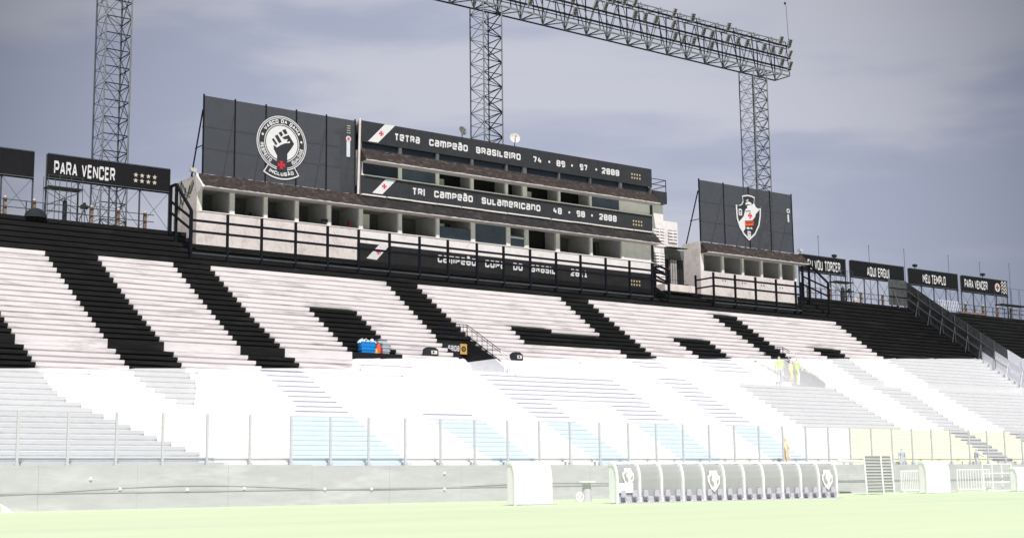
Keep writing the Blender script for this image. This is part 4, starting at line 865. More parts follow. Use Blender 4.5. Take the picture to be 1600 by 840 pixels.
# ================================================================== TERRACE EXITS
def exit_(label, x0, x1, low_mat, sign):
    ib = rowat(486); Yb_, Zb_ = prof[ib]; Yf, Zf = prof[20]; Zg = prof[20][1]
    Yback = prof[ib + 1][0] - .05
    t = thing('terrace_exit', label, 'stair exit', ((x0 + x1) / 2, Yf, Zg), 'stair exits set into the terrace')
    zc = next((Zg + .02 * q for q in range(300) if proj(((x0 + x1) / 2, Yback, Zg + .02 * q))[1] < 560), Zg)
    mb = MB(); mb.box(x0, x1, Yback, Yback + .1, zc, max(prof[ib][1], zc + .02), 'dark_interior'); mb.build('back_wall', t)
    mb = MB(); mb.box(x0, x1, Yback, Yback + .1, Zg - 1, zc - .003, 'washout_soft'); mb.build('back_wall', t)  # lower part of the wall carries the painted washout
    # right-hand cheek wall following the slope
    Yg = prof[21][0]
    pr = [(Yg + .01, Zg - .2), (Yback, Zg - .2), (Yback, Zb_ + .12), (Yg + 1.4, prof[22][1] + .1), (Yg + .01, prof[21][1] + .1)]
    for xx, m_ in ((x1 - .18, low_mat), (x0 + .02, 'black_paint')):
        zc = next((Zg + .02 * q for q in range(300) if proj((xx, Yg + 1, Zg + .02 * q))[1] < 560), Zg)   # washout brightness painted into the foot of the wall
        for lo_, hi_, mm_ in ((-99, zc, 'washout_soft' if sign else 'washout_grey'), (zc, 99, m_)):
            pc = []
            for (ya, za), (yb_, zb_) in zip(pr, pr[1:] + pr[:1]):
                if lo_ <= za <= hi_: pc.append((ya, za))
                for lim in ((lo_, hi_) if zb_ > za else (hi_, lo_)):
                    if (za - lim) * (zb_ - lim) < 0: u = (lim - za) / (zb_ - za); pc.append((ya + (yb_ - ya) * u, lim))
            if len(pc) < 3: continue
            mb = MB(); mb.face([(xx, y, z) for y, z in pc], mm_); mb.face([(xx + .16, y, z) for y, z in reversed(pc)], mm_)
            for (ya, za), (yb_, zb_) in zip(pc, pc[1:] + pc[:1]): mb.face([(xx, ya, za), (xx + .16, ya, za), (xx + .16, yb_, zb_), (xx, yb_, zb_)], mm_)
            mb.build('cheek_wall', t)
    mb = MB(); mb.box(x0, x1, prof[21][0] + .1, Yback, Zg - .25, Zg - .03, 'washout_soft'); mb.build('landing', t)
    if sign:
        Ys = Yback - .25; a = aY(713, 534, Ys); b = aY(729, 544, Ys); zt = Zb_ - .25; zl = zt - .95
        mb = MB(); mb.box(x0 + .5, x1 - .25, Ys, Ys + .08, zl, zt, 'cloth_dark'); s_ = mb.build('exit_sign', t); xs1 = x1 - .25
        mb = MB(); mb.box(xs1 - .75, xs1, Ys - .03, Ys - .003, zl, zt, 'yellow'); disk(mb, xs1 - .38, (zl + zt) / 2, .26, Ys - .035, 'cloth_dark', 14, .12); disk(mb, xs1 - .38, (zl + zt) / 2, .07, Ys - .035, 'cloth_dark', 8); mb.build('symbol', s_)
        mb = MB(); text(mb, 'SaÍDa', xs1 - 2.1, xs1 - .85, zl + .25, .5, Ys - .01, 'lettering_white', t=.22); mb.build('lettering', s_)
    # guard rail round the back and down the right side
    hr = 1.1
    pA_ = Vector((x1 - 2.9, Yback + .25, prof[ib + 1][1])); pB_ = Vector((x1 + .15, Yback + .25, prof[ib + 1][1])); pC_ = Vector((x1 + .15, Yg - .2, prof[21][1] + .0))
    um = next((q / 100 for q in range(100) if proj(pB_.lerp(pC_, q / 100) + Vector((0, 0, hr * .5)))[1] > 556), 1); pM_ = pB_.lerp(pC_, um)    # from here the rail colour has the washout painted in
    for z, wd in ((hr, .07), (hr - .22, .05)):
        mb = MB(); up = Vector((0, 0, z)); mb.bar(pA_ + up, pB_ + up, wd, 'steel_dark', 6); mb.bar(pB_ + up, pM_ + up, wd, 'steel_dark', 6); mb.bar(pM_ + up, pC_ + up, wd, 'washout_soft', 6); mb.build('handrail', t)
    mb = MB(); mb.bar(pA_ + Vector((0, 0, .1)), pB_ + Vector((0, 0, .1)), .05, 'steel_dark'); mb.bar(pB_ + Vector((0, 0, .1)), pM_ + Vector((0, 0, .1)), .06, 'steel_dark'); mb.bar(pM_ + Vector((0, 0, .1)), pC_ + Vector((0, 0, .1)), .06, 'washout_soft'); mb.build('handrail', t)
    for P_, Q_, nn in ((pA_, pB_, 7), (pB_, pC_, 8)):
        for k in range(nn + 1):
            q = P_.lerp(Q_, k / nn); mb = MB(); mb.bar(q + Vector((0, 0, 0)), q + Vector((0, 0, hr)), .03 if k % nn else .06, 'washout_soft' if proj(q)[1] > 560 else 'steel_dark'); mb.build('baluster', t)
    mb = MB(); mb.bar(pC_ + Vector((0, 0, hr)), pC_ + Vector((.25, -.9, -.6)), .06, 'washout_soft'); mb.build('handrail', t)
exit_('dark stair exit cut into the terrace with handrails and a yellow exit sign', V1[0], V1[1], 'hoarding_black', True)
exit_('stair exit cut into the terrace with handrails beside two people in green vests', V2[0], V2[1], 'washout_grey', False)
# ---- objects lying on the terrace
def onrow(px, py, i, dy=.3):
    Y, Z = prof[i]; return Vector((row_px_to_X(i, px), Y + dy, Z))
iL = rowat(y0of(578, 553))
def crate(name, label, cat, i, px0, px1, hgt, mats, dy=.1, dep=.6):
    a, b = row_px_to_X(i, px0), row_px_to_X(i, px1); Y, Z = prof[i]; t = thing(name, label, cat, ((a + b) / 2, Y + dy, Z))
    mb = MB(); mb.hexa([(a + .04, Y + dy, Z), (b - .04, Y + dy, Z), (b - .04, Y + dy + dep, Z), (a + .04, Y + dy + dep, Z), (a, Y + dy - .03, Z + hgt), (b, Y + dy - .03, Z + hgt), (b, Y + dy + dep, Z + hgt), (a, Y + dy + dep, Z + hgt)], mats[0]); mb.build('body', t)
    mb = MB()
    for z in (.3, .62, .96): mb.box(a - .02, b + .02, Y + dy - .06, Y + dy + dep + .02, Z + hgt * z - .05, Z + hgt * z, mats[1])
    mb.build('rim', t); return t, (a, b, Y + dy, Z + hgt)
ir = rowat(y0of(590, 553))
t, q = crate('cooler_box', 'bright blue cooler box heaped with pale bags on the black painted step', 'cooler', ir, 565.8, 587.5, .95, ('cooler_blue', 'cooler_blue'))
mb = MB()
for k in range(14):
    x = random.uniform(q[0], q[1]); mb.hexa([(x - .18, q[2] + .1, q[3] - .1), (x + .18, q[2] + .05, q[3] - .1), (x + .2, q[2] + .45, q[3] - .1), (x - .18, q[2] + .5, q[3] - .1), (x - .1, q[2] + .1, q[3] + random.uniform(.05, .3)), (x + .12, q[2] + .1, q[3] + random.uniform(.05, .3)), (x + .1, q[2] + .4, q[3] + .15), (x - .1, q[2] + .4, q[3] + .1)], 'ice_white')
mb.build('bags', t)
for px, m_, h_, lab in ((590, 'yellow', .42, 'small yellow bottle pack beside the blue cooler'), (594, 'orange_red', .85, 'red orange drinks bag between the blue cooler and the grey crates'), (596.5, 'dark_red', .55, 'dark red drinks bag leaning against the grey crates')):
    a = onrow(px, 553, ir, .25); lump('drinks_bag', lab, 'bag', a.x, a.y, a.z, .27, h_, m_, 8)
crate('stacked_crate', 'lower grey plastic crate stack beside the blue cooler on the terrace', 'crate', ir, 598.5, 610, .95, ('crate_grey', 'crate_pale'))
crate('storage_box', 'pale lavender storage box behind the grey crates', 'box', ir + 1, 593.5, 607, .85, ('crate_pale', 'steel_dark'), .25)
def bag(px0, px1, py, lab):
    i = rowat(y0of(px0, py)); a, b = row_px_to_X(i, px0), row_px_to_X(i, px1); Y, Z = prof[i]; t = thing('equipment_bag', lab, 'bag', ((a + b) / 2, Y, Z), 'black padded bags on the white steps'); c = (a + b) / 2
    mb = MB(); pr = [(a, .05), (a + .08, .62), (a + .35, .8), (b - .35, .78), (b - .05, .6), (b, .08), (b - .2, 0), (a + .2, 0)]
    mb.poly([(x, Z + z) for x, z in pr], Y + .05, .55, 'cloth_dark'); mb.face([(x, Y + .6, Z + z) for x, z in reversed(pr)], 'cloth_dark'); mb.build('body', t)
    mb = MB(); mb.box(c - .1, b - .18, Y + .01, Y + .045, Z + .2, Z + .5, 'dish_white'); disk(mb, c + .12, Z + .36, .1, Y + .005, 'cloth_dark', 10); mb.build('logo_patch', t)
bag(665.5, 686, 556.5, 'black padded bag with white patch on the white steps left of the stair exit'); bag(802, 818, 561, 'black padded bag on the white steps right of the stair exit')
# ================================================================== PEOPLE
def person(label, loc, face, pose, top, legs, skin='skin', hair='hair', h=1.75, group=None):
    """pose: dict of joint offsets; one skinned surface, clothing by height"""
    t = thing('person', label, 'person', loc, group); s = h / 1.75
    J = {'pel': (0, 0, .95), 'spine': (0, 0, 1.15), 'chest': (0, 0, 1.36), 'neck': (0, 0, 1.5), 'head0': (0, -.02, 1.58), 'head1': (0, -.02, 1.70),
         'shL': (-.19, 0, 1.42), 'elL': (-.25, .02, 1.15), 'wrL': (-.24, -.08, .92), 'haL': (-.24, -.11, .83), 'shR': (.19, 0, 1.42), 'elR': (.25, .02, 1.15), 'wrR': (.24, -.08, .92), 'haR': (.24, -.11, .83),
         'hipL': (-.1, 0, .9), 'knL': (-.12, -.03, .5), 'anL': (-.13, 0, .09), 'toL': (-.14, -.16, .04), 'hipR': (.1, 0, .9), 'knR': (.12, -.03, .5), 'anR': (.13, 0, .09), 'toR': (.14, -.16, .04)}
    J.update(pose)
    R0 = {'pel': .14, 'spine': .125, 'chest': .15, 'neck': .055, 'head0': .085, 'head1': .09, 'shL': .07, 'shR': .07, 'elL': .048, 'elR': .048, 'wrL': .032, 'wrR': .032, 'haL': .036, 'haR': .036, 'hipL': .1, 'hipR': .1, 'knL': .062, 'knR': .062, 'anL': .042, 'anR': .042, 'toL': .035, 'toR': .035}
    ks = list(J); ed = [('pel', 'spine'), ('spine', 'chest'), ('chest', 'neck'), ('neck', 'head0'), ('head0', 'head1'), ('chest', 'shL'), ('shL', 'elL'), ('elL', 'wrL'), ('wrL', 'haL'), ('chest', 'shR'), ('shR', 'elR'), ('elR', 'wrR'), ('wrR', 'haR'),
                        ('pel', 'hipL'), ('hipL', 'knL'), ('knL', 'anL'), ('anL', 'toL'), ('pel', 'hipR'), ('hipR', 'knR'), ('knR', 'anR'), ('anR', 'toR')]
    vs = [J[k] for k in ks]; es = [(ks.index(a), ks.index(b)) for a, b in ed]
    for side, sg in (('L', -1), ('R', 1)):   # five separate fingers
        hb = Vector(J['ha' + side])
        for f in range(5):
            st = hb + Vector((0, -.02 + .014 * (f - 2), -.02)); en = st + (Vector((0, (f - 2) * .006, -.075 + .008 * abs(f - 2))) if f else Vector((-.03 * sg, -.035, -.03)))
            md = (st + en) / 2; b = len(vs); vs += [tuple(st), tuple(md), tuple(en)]; es += [(ks.index('ha' + side), b), (b, b + 1), (b + 1, b + 2)]
    me = bpy.data.meshes.new('tmp'); me.from_pydata([tuple(Vector(v) * s) for v in vs], es, []); o = bpy.data.objects.new('tmp', me); C.objects.link(o)
    md = o.modifiers.new('s', 'SKIN'); sv = me.skin_vertices[0].data
    for i in range(len(vs)):
        r = R0[ks[i]] * s if i < len(ks) else .009 * s; sv[i].radius = (r, r * (.72 if i < len(ks) and ks[i] in ('pel', 'spine', 'chest') else 1))
    sv[0].use_root = True
    o.modifiers.new('d', 'SUBSURF').levels = 1
    dg = bpy.context.evaluated_depsgraph_get(); nm = bpy.data.meshes.new_from_object(o.evaluated_get(dg)); bpy.data.objects.remove(o); nm.name = 'body'
    nm.materials.clear()
    for m_ in (skin, top, legs, 'cloth_dark' if skin == 'skin' else 'cloth_washout', hair): nm.materials.append(MAT[m_])
    hd = (Vector(J['head0']) + Vector(J['head1'])) / 2 * s; nk = Vector(J['neck']).z * s; pz = Vector(J['pel']).z * s
    for p in nm.polygons:
        c = p.center; d = (c - hd).length; p.use_smooth = True
        hands = min((c - Vector(J['ha' + q]) * s).length for q in 'LR') < .13
        if c.z > nk - .0: p.material_index = 4 if (c.z > hd.z + .03 * s or (c.y > hd.y + .03 and d < .2)) else 0
        elif hands: p.material_index = 0
        elif c.z < .1 * s: p.material_index = 3
        elif c.z < pz + .02 and abs(c.x) < .26: p.material_index = 2
        else: p.material_index = 1
    bo = bpy.data.objects.new('body', nm); C.objects.link(bo); bo.parent = t
    # face: nose, eyes, ears, mouth
    mb = MB(); hx_, hy_, hz_ = hd; o_ = Vector(loc)
    mb.hexa([o_ + Vector((hx_ - .012, hy_ - .085, hz_ - .03)), o_ + Vector((hx_ + .012, hy_ - .085, hz_ - .03)), o_ + Vector((hx_ + .014, hy_ - .07, hz_ - .03)), o_ + Vector((hx_ - .014, hy_ - .07, hz_ - .03)), o_ + Vector((hx_ - .006, hy_ - .088, hz_ + .01)), o_ + Vector((hx_ + .006, hy_ - .088, hz_ + .01)), o_ + Vector((hx_ + .008, hy_ - .07, hz_ + .015)), o_ + Vector((hx_ - .008, hy_ - .07, hz_ + .015))], skin)
    for sx in (-1, 1):
        mb.disc(o_ + Vector((hx_ + sx * .032, hy_ - .088, hz_ + .01)), (0, 1, 0), .011, .02, 'cloth_dark' if skin == 'skin' else 'cloth_washout', 8); mb.disc(o_ + Vector((hx_ + sx * .085, hy_, hz_ - .01)), (sx, 0, 0), .026, .015, skin, 8)
    mb.build('face', t)
    t.rotation_euler.z = face
    return t
def stand_at(px, ytop, yfeet, Y, lab, face, pose, top, legs, sk, hr, hmin=0):
    a = aY(px, ytop, Y); b = aY(px, yfeet, Y); person(lab, (b.x, Y, b.z), D2(face), pose, top, legs, sk, hr, a.z - b.z)
yq = prof[20][0] + .45
stand_at(1219, 555, 600, yq, 'person in a bright green vest and dark shorts, left one at the stair exit', 150, {}, 'hi_vis', 'cloth_washout', 'washout_skin', 'cloth_beige')
stand_at(1247, 558, 602, yq + .1, 'person in a bright green vest and white trousers nearest the grey wedge wall', 20, {'elR': (.33, -.02, 1.2), 'wrR': (.42, -.1, 1.05), 'haR': (.45, -.12, .98)}, 'hi_vis', 'washout_white', 'washout_skin', 'cloth_beige')
stand_at(1237, 563, 600, yq + .6, 'person in orange standing between the two green vests, partly hidden', 10, {}, 'washout_orange', 'washout_orange', 'washout_skin', 'cloth_beige')
stand_at(1411, 697, 745, 83.0, 'person in grey standing behind the glass fence near the slatted rack', -10, {}, 'cloth_washout', 'cloth_washout', 'washout_skin', 'cloth_washout')
stand_at(1528, 698, 744, 83.0, 'person in grey standing behind the glass fence above the wide crowd barrier', 60, {'elL': (-.3, -.1, 1.25), 'wrL': (-.3, -.3, 1.2), 'haL': (-.3, -.38, 1.2)}, 'cloth_washout', 'cloth_washout', 'washout_skin', 'cloth_washout')
stand_at(1229, 681, 745, 83.0, 'person in a pale orange coat behind the glass fence', 30, {'elL': (-.3, -.1, 1.2), 'elR': (.3, -.1, 1.2), 'chest': (0, 0, 1.34)}, 'washout_orange', 'washout_orange', 'washout_orange', 'washout_orange')
lump('shrub', 'tiny pale green plant on top of the wall behind the glass fence', 'plant', aY(1433, 722, 82.8).x, 82.8, 2.35, .4, .6, 'washout_green')
# ================================================================== DUGOUTS AND PITCH-SIDE THINGS
def shelter(label, x0, x1, y0, hgt, nb, mats, logos=(), seats=True, grp=None):
    """curved shell open to the field: ribs, panels, back, seats"""
    t = thing('team_shelter', label, 'team shelter', ((x0 + x1) / 2, y0, 0), grp); dep = .75
    prof_ = [(dep, .0), (dep, hgt * .62), (dep * .93, hgt * .8), (dep * .72, hgt * .93), (dep * .4, hgt), (.15, hgt * .985)]
    # viewer sees the front: shell curves forward over the seats
    pr = [(.12, .42 if seats else .05), (.10, hgt * .62), (.16, hgt * .8), (.28, hgt * .94), (.48, hgt), (dep, hgt * .99)]
    xs = [x0 + (x1 - x0) * k / nb for k in range(nb + 1)]
    for k in range(nb):
        a, b = xs[k] + .05, xs[k + 1] - .05; mb = MB()
        for (ya, za), (yb_, zb_) in zip(pr, pr[1:]): mb.face([(a, y0 + ya, za), (b, y0 + ya, za), (b, y0 + yb_, zb_), (a, y0 + yb_, zb_)], mats[0])
        o = mb.build('shell_panel', t)
        if k in logos:
            cx0, cz0 = (a + b) / 2, hgt * (.68 if k == 0 else .56); w_ = (b - a) * (.27 if k == 0 else .32); mb2 = MB()
            sh = [(-.7, 1), (.5, 1), (.7, .55), (1, .4), (.95, -.3), (.5, -.8), (.1, -1.15), (-.5, -.75), (-1, 0), (-1, .5), (-.75, .55)]
            mb2.face([(cx0 + u * w_, y0 + .06, cz0 + v * w_ * 1.15) for u, v in sh], 'shelter_white'); mb2.face([(cx0 + u * w_, y0 + .05, cz0 + v * w_) for u, v in [(-.75, .3), (-.2, .75), (-.35, .1), (.05, -.3), (-.1, -.8), (-.6, -.35)]], mats[0])
            mb2.face([(cx0 + u * w_, y0 + .05, cz0 + v * w_) for u, v in [(.45, -.5), (.8, -.2), (.8, .2), (.5, 0)]], mats[0]); mb2.build('club_crest', o)
    for x in xs:
        mb = MB(); pts = [(.05, 0)] + [(p_[0] - .05, p_[1] + .04) for p_ in pr]
        for (ya, za), (yb_, zb_) in zip(pts, pts[1:]): mb.bar((x, y0 + ya, za), (x, y0 + yb_, zb_), .13, mats[1])
        mb.build('rib', t)
    mb = MB(); mb.box(x0 - .05, x1 + .05, y0 + .45, y0 + dep + .05, hgt + .02, hgt + .16, mats[1]); mb.build('roof_edge', t)
    mb = MB(); mb.box(x0, x1, y0 + dep, y0 + dep + .06, 0, hgt, mats[1]); mb.build('back_panel', t)
    for x in (x0, x1):
        pe_ = [(.12, .05)] + pr[1:] + [(dep, .05)]
        mb = MB(); mb.face([(x - .02, y0 + u, v) for u, v in pe_], mats[1]); mb.face([(x + .02, y0 + u, v) for u, v in reversed(pe_)], mats[1]); mb.build('end_panel', t)
    if seats: mb = MB(); mb.box(x0, x1, y0 + .13, y0 + .16, .07, .46, 'seat_mix'); mb.build('kick_board', t)
    mb = MB(); mb.box(x0, x1, y0 - .5, y0 + dep, 0, .07, 'perimeter'); mb.build('base', t)
    if seats:
        ns = nb * 2; s0 = None
        for k in range(ns):
            x = x0 + (x1 - x0) * (k + .5) / ns
            if s0 is None:
                mb = MB(); mb.box(x - .19, x + .19, y0 - .4, y0, .36, .42, 'seat_mix')
                for r in range(4): mb.hexa([(x - .2 + .015 * r, y0 - .02, .42 + .09 * r), (x + .2 - .015 * r, y0 - .02, .42 + .09 * r), (x + .2 - .015 * r, y0 + .03, .42 + .09 * r), (x - .2 + .015 * r, y0 + .03, .42 + .09 * r), (x - .19 + .02 * r, y0 - .02, .505 + .09 * r), (x + .19 - .02 * r, y0 - .02, .505 + .09 * r), (x + .19 - .02 * r, y0 + .03, .505 + .09 * r), (x - .19 + .02 * r, y0 + .03, .505 + .09 * r)], 'seat_mix')
                mb.box(x - .03, x + .03, y0 - .25, y0 - .15, .05, .36, 'shelter_white'); s0 = mb.build('seat', t)
            else: c_ = s0.copy(); C.objects.link(c_); c_.parent = t; c_.location = Vector(s0.location) + Vector(((x1 - x0) / ns * k, 0, 0))
    return t
YD = 62.2
def gx(px, Y, Z=0.0):
    k = (px - CX) / FP; z = Z - CAM.z
    return (k * (AY[2] * Y + AZ[2] * z) - (AY[0] * Y + AZ[0] * z)) / (AX[0] - k * AX[2])
hD = aY(1140, 722, YD).z
shelter('long grey team shelter with white ribs and club crests beside the field', gx(966, YD), gx(1309, YD), YD, hD - .1, 11, ('shelter_grey', 'shelter_white'), logos=(0, 4, 10))
mb = MB(); Xa = gx(966, YD); mb.box(Xa + .05, Xa + 1.25, YD + .04, YD + .07, .62, 1.2, 'shelter_blue'); tag(mb.build('advert_panel'), 'small pale blue panel on the left end of the long team shelter', 'panel')
YE = 64.5; shelter('small pale blue curved shelter standing alone left of the long team shelter', gx(806, YE), gx(862, YE), YE, aY(830, 724, YE).z, 2, ('shelter_blue', 'shelter_white'), seats=False)
YF = 72; shelter('small white curved shelter between the two slatted crowd barriers', gx(1450, YF), gx(1485, YF), YF, aY(1460, 722, YF).z, 2, ('shelter_blue', 'shelter_white'), seats=False)
# pedestal table
x = gx(917, 72); zt = aY(917, 750.5, 72).z
t = thing('pedestal_table', 'pale round table on a thick pedestal in front of the grey wall', 'table', (x, 72, 0))
mb = MB(); mb.disc((x, 72, zt - .1), (0, 0, 1), .62, .09, 'washout_metal', 24); mb.build('table_top', t); mb = MB(); mb.disc((x, 72, 0), (0, 0, 1), .28, zt - .1, 'seat_mix', 16, .34); mb.build('pedestal', t)
xw = gx(906, 71); t = thing('hose_reel', 'small white wheel leaning by the pedestal table', 'wheel', (xw, 71, .3)); mb = MB()
for k in range(16): a, b = k * math.pi / 8, (k + 1) * math.pi / 8; mb.bar((xw + .3 * math.cos(a), 71, .32 + .3 * math.sin(a)), (xw + .3 * math.cos(b), 71, .32 + .3 * math.sin(b)), .07, 'washout_metal')
mb.build('rim', t); mb = MB()
for k in range(4): a = k * math.pi / 4; mb.bar((xw + .28 * math.cos(a), 71, .32 + .28 * math.sin(a)), (xw - .28 * math.cos(a), 71, .32 - .28 * math.sin(a)), .03, 'washout_metal')
mb.build('spokes', t)
# leaning louvred rack
YK = 73.0; t = thing('slatted_rack', 'tall grey slatted rack with white uprights leaning against the wall', 'rack', (gx(1375, YK), YK, 0))
xa, xm_, xb = gx(1355, YK), gx(1381, YK), gx(1397.5, YK); zt = aY(1365, 711, YK).z
for i_, (x, dx) in enumerate(((xa, .18), (xm_, .2), (xb, .18))): mb = MB(); mb.bar((x, YK, 0), (x + dx, YK + .3, zt + .04 * i_), .1, 'washout_metal'); mb.build('upright', t)
for k in range(12):
    z = zt * (k + .5) / 12.5; y = YK + .3 * z / zt; dx = .18 * z / zt; mb = MB(); mb.box(xa + dx + .05, xm_ + dx - .03, y + .05, y + .1, z, z + zt / 15, 'shelter_grey'); mb.box(xm_ + dx + .06, xb + dx - .06, y + .05, y + .1, z + .03, z + .03 + zt / 15, 'shelter_grey'); mb.build('slat', t)
    mb = MB(); mb.box(xa + dx, xb + dx, y - .02, y + .03, z + zt / 15, z + zt / 15 + .03, 'washout_metal'); mb.build('rung', t)
def barrier(px0, px1, Y, pyt, nb, lab, m_='washout_metal'):
    a, b = gx(px0, Y), gx(px1, Y); zt = aY((px0 + px1) / 2, pyt, Y).z; t = thing('crowd_barrier', lab, 'barrier', ((a + b) / 2, Y, 0), 'white crowd barriers beside the field')
    for z in (.22, zt): mb = MB(); mb.bar((a, Y, z), (b, Y, z), .08, m_); mb.build('rail', t)
    for k in range(nb + 1): x = a + (b - a) * k / nb; mb = MB(); mb.bar((x, Y, .22), (x, Y, zt), .05 if k % nb else .08, m_); mb.build('bar', t)
    for x in (a + .2, b - .2): mb = MB(); mb.bar((x, Y - .3, .02), (x, Y, .25), .06, m_); mb.bar((x, Y + .3, .02), (x, Y, .25), .06, m_); mb.build('foot', t)
barrier(1409, 1440, 78, 735, 11, 'narrow white crowd barrier left of the small white shelter'); barrier(1497, 1547, 77, 733, 12, 'wide white crowd barrier right of the small white shelter')
# white tubular frame
YG = 76; a, b = gx(1552, YG), gx(1582, YG); zt = aY(1565, 724, YG).z; t = thing('tubular_frame', 'white tubular equipment frame at the right edge beside the crowd barrier', 'frame', ((a + b) / 2, YG, 0))
for x in (a, b): 
    for y in (YG, YG + 1): mb = MB(); mb.bar((x, y, 0), (x, y, zt), .09, 'washout_metal'); mb.build('upright', t)
for z in (.05, zt * .33, zt * .66, zt): mb = MB(); mb.bar((a, YG, z), (b, YG, z), .08, 'washout_metal'); mb.bar((a, YG + 1, z), (b, YG + 1, z), .06, 'washout_metal'); mb.bar((b, YG, z), (b, YG + 1, z), .06, 'washout_metal'); mb.build('crossbar', t)
YI = 72; a = gx(1592, YI); shelter('pale blue shelter cut off by the right edge of the photo', a, a + 3.2, YI, 1.95, 2, ('shelter_blue', 'shelter_white'), seats=False)
# junk on top of the wall / shelters
for px, py, Y, lab in ((1330, 719, 80, 'white rolled sheet lying on the shelter roof end'),):
    c = aY(px, py, Y); mb = MB(); mb.bar((c.x - 1.8, Y, c.z), (c.x + 1.4, Y, c.z - .1), .28, 'washout_metal', 8); tag(mb.build('rolled_sheet'), lab, 'roll')
p0 = aZ(9, 797); p0 = Vector((aY(9, 797, 79).x, 79, 0)); mb = MB(); z_ = aY(9, 788, 79).z
mb.hexa([(p0.x - .2, 79, 0), (p0.x + .45, 79, 0), (p0.x + .45, 79.4, 0), (p0.x - .2, 79.4, 0), (p0.x - .3, 79, .5), (p0.x + .05, 79, .3), (p0.x + .05, 79.4, .3), (p0.x - .3, 79.4, .5)], 'washout_metal'); tag(mb.build('marker_block'), 'small white wedge block on the grass by the wall at far left', 'block')
# ================================================================== LATTICE TOWERS AND FLOODLIGHT GANTRY
YT = 127.0; TA = 2.7; ZTR = 56.9; ZTT = 62.0
def tower(label, px, py, a, pitch, ztop, style):
    k = aY(px, py, YT); x0 = k.x; t = thing('lattice_tower', label, 'lattice tower', (x0 + a / 2, YT + a / 2, 0), 'steel lattice towers behind the stand')
    cn = [(x0, YT), (x0 + a, YT), (x0 + a, YT + a), (x0, YT + a)]
    for i, (x, y) in enumerate(cn): mb = MB(); mb.bar((x, y, 0), (x, y, ztop), .17, 'steel_grey' if i in (0, 1) else 'steel_mid', 6); mb.build('leg', t)
    z = ZTOP - 2; kk = 0; rest = MB()
    while z < ztop - .2:
        z1 = min(z + pitch, ztop)
        for i in range(4):
            (xa, ya), (xb, yb_) = cn[i], cn[(i + 1) % 4]; mb = MB()
            mb.bar((xa, ya, z), (xb, yb_, z), .08 if i in (0, 1) else .05, 'steel_dark' if i in (0, 1) else 'steel_mid')
            if style == 'x':
                if kk % 2 == 0:
                    z2 = min(z + 2 * pitch, ztop); wq = .065 if i in (0, 1) else .035; mb.bar((xa, ya, z), (xb, yb_, z2), wq, 'steel_mid'); mb.bar((xb, yb_, z), (xa, ya, z2), wq, 'steel_mid')
            else:
                if (kk + i) % 2: mb.bar((xa, ya, z), (xb, yb_, z1), .085 if i < 2 else .05, 'steel_dark' if i < 2 else 'steel_mid')
                else: mb.bar((xb, yb_, z), (xa, ya, z1), .085 if i < 2 else .05, 'steel_dark' if i < 2 else 'steel_mid')
            mb.build('brace', t)
        if kk % 2 == 0: mb = MB(); mb.bar((cn[0][0], cn[0][1], z), (cn[2][0], cn[2][1], z), .06, 'steel_mid'); mb.build('brace', t)
        z = z1; kk += 1
    return x0
tower('tall grey lattice tower at the left behind the PARA VENCER hoarding', 162.2, 150, 2.55, 1.67, 56.0, 'x')
tower('dark lattice tower in the middle rising behind the honours boards', 756.2, 130, 2.66, 1.50, ZTR, 'z')
tower('grey lattice tower at the right behind the shield crest billboard', 1180.5, 200, 2.66, 1.35, ZTR, 'x')
gt = thing('floodlight_gantry', 'long steel truss gantry carrying floodlights across the lattice towers', 'gantry', (110, YT, ZTR))
GX0, GX1 = aY(600, 0, YT).x, aY(1234, 119, YT).x
GZ0, GZ1 = aY(1234, 119, YT).z, aY(1225.7, 63, YT).z
yn, yf = YT, YT + TA
for nm, y, z, wd, m_ in (('chord', yn, GZ0, .17, 'steel_grey'), ('chord', yf, GZ0, .15, 'steel_dark'), ('chord', yn + .5, GZ1, .11, 'steel_grey'), ('chord', yf, GZ1, .09, 'steel_mid')):
    mb = MB(); mb.bar((GX0, y, z), (GX1, y, z), wd, m_); mb.build(nm, gt)
rz = [aY(1233, v, YT).z for v in (109.5, 93, 75)]
for z in rz:
    mb = MB(); mb.bar((GX0, yn - .25, z), (GX1 - .02, yn - .25, z), .19, 'steel_dark'); mb.build('catwalk_beam', gt)
    mb = MB(); mb.bar((GX0, yn + .35, z - .12), (GX1, yn + .35, z - .12), .09, 'steel_dark'); mb.build('catwalk_beam', gt)
x = GX1; kk = 0; st_ = 1.75
while x > GX0 + 1:
    x2 = x - st_; f_ = kk % 2
    mb = MB(); mb.bar((x, yn if f_ else yf, GZ0), (x2, yf if f_ else yn, GZ0), .11, 'steel_mid'); mb.build('brace', gt)
    mb = MB(); mb.bar((x, yn, GZ0 if f_ else GZ1), (x2, yn, GZ1 if f_ else GZ0), .07, 'steel_grey'); mb.build('brace', gt)
    mb = MB(); mb.bar((x, yf, GZ0 if not f_ else GZ1), (x2, yf, GZ1 if not f_ else GZ0), .09, 'steel_mid'); mb.build('brace', gt)
    mb = MB(); mb.bar((x, yn + .5 if f_ else yf, GZ1), (x2, yf if f_ else yn + .5, GZ1), .07, 'steel_mid'); mb.build('brace', gt)
    if kk % 2 == 0:
        mb = MB(); mb.bar((x, yn, GZ0), (x, yf, GZ0), .11, 'steel_dark'); mb.bar((x, yf, GZ0), (x, yf, GZ1), .11, 'steel_dark'); mb.bar((x, yn, GZ0), (x, yn + .5, GZ1), .09, 'steel_dark'); mb.bar((x, yn + .5, GZ1), (x, yf, GZ1), .07, 'steel_mid'); mb.build('frame', gt)
    x = x2; kk += 1
mb = MB(); a = aY(1229.5, 4, YT); mb.bar((a.x, YT, GZ1), (a.x - .25, YT, a.z), .07, 'steel_mid', 6); mb.disc((a.x - .45, YT, a.z - .4), (0, 0, 1), .12, .3, 'cloth_dark', 8)
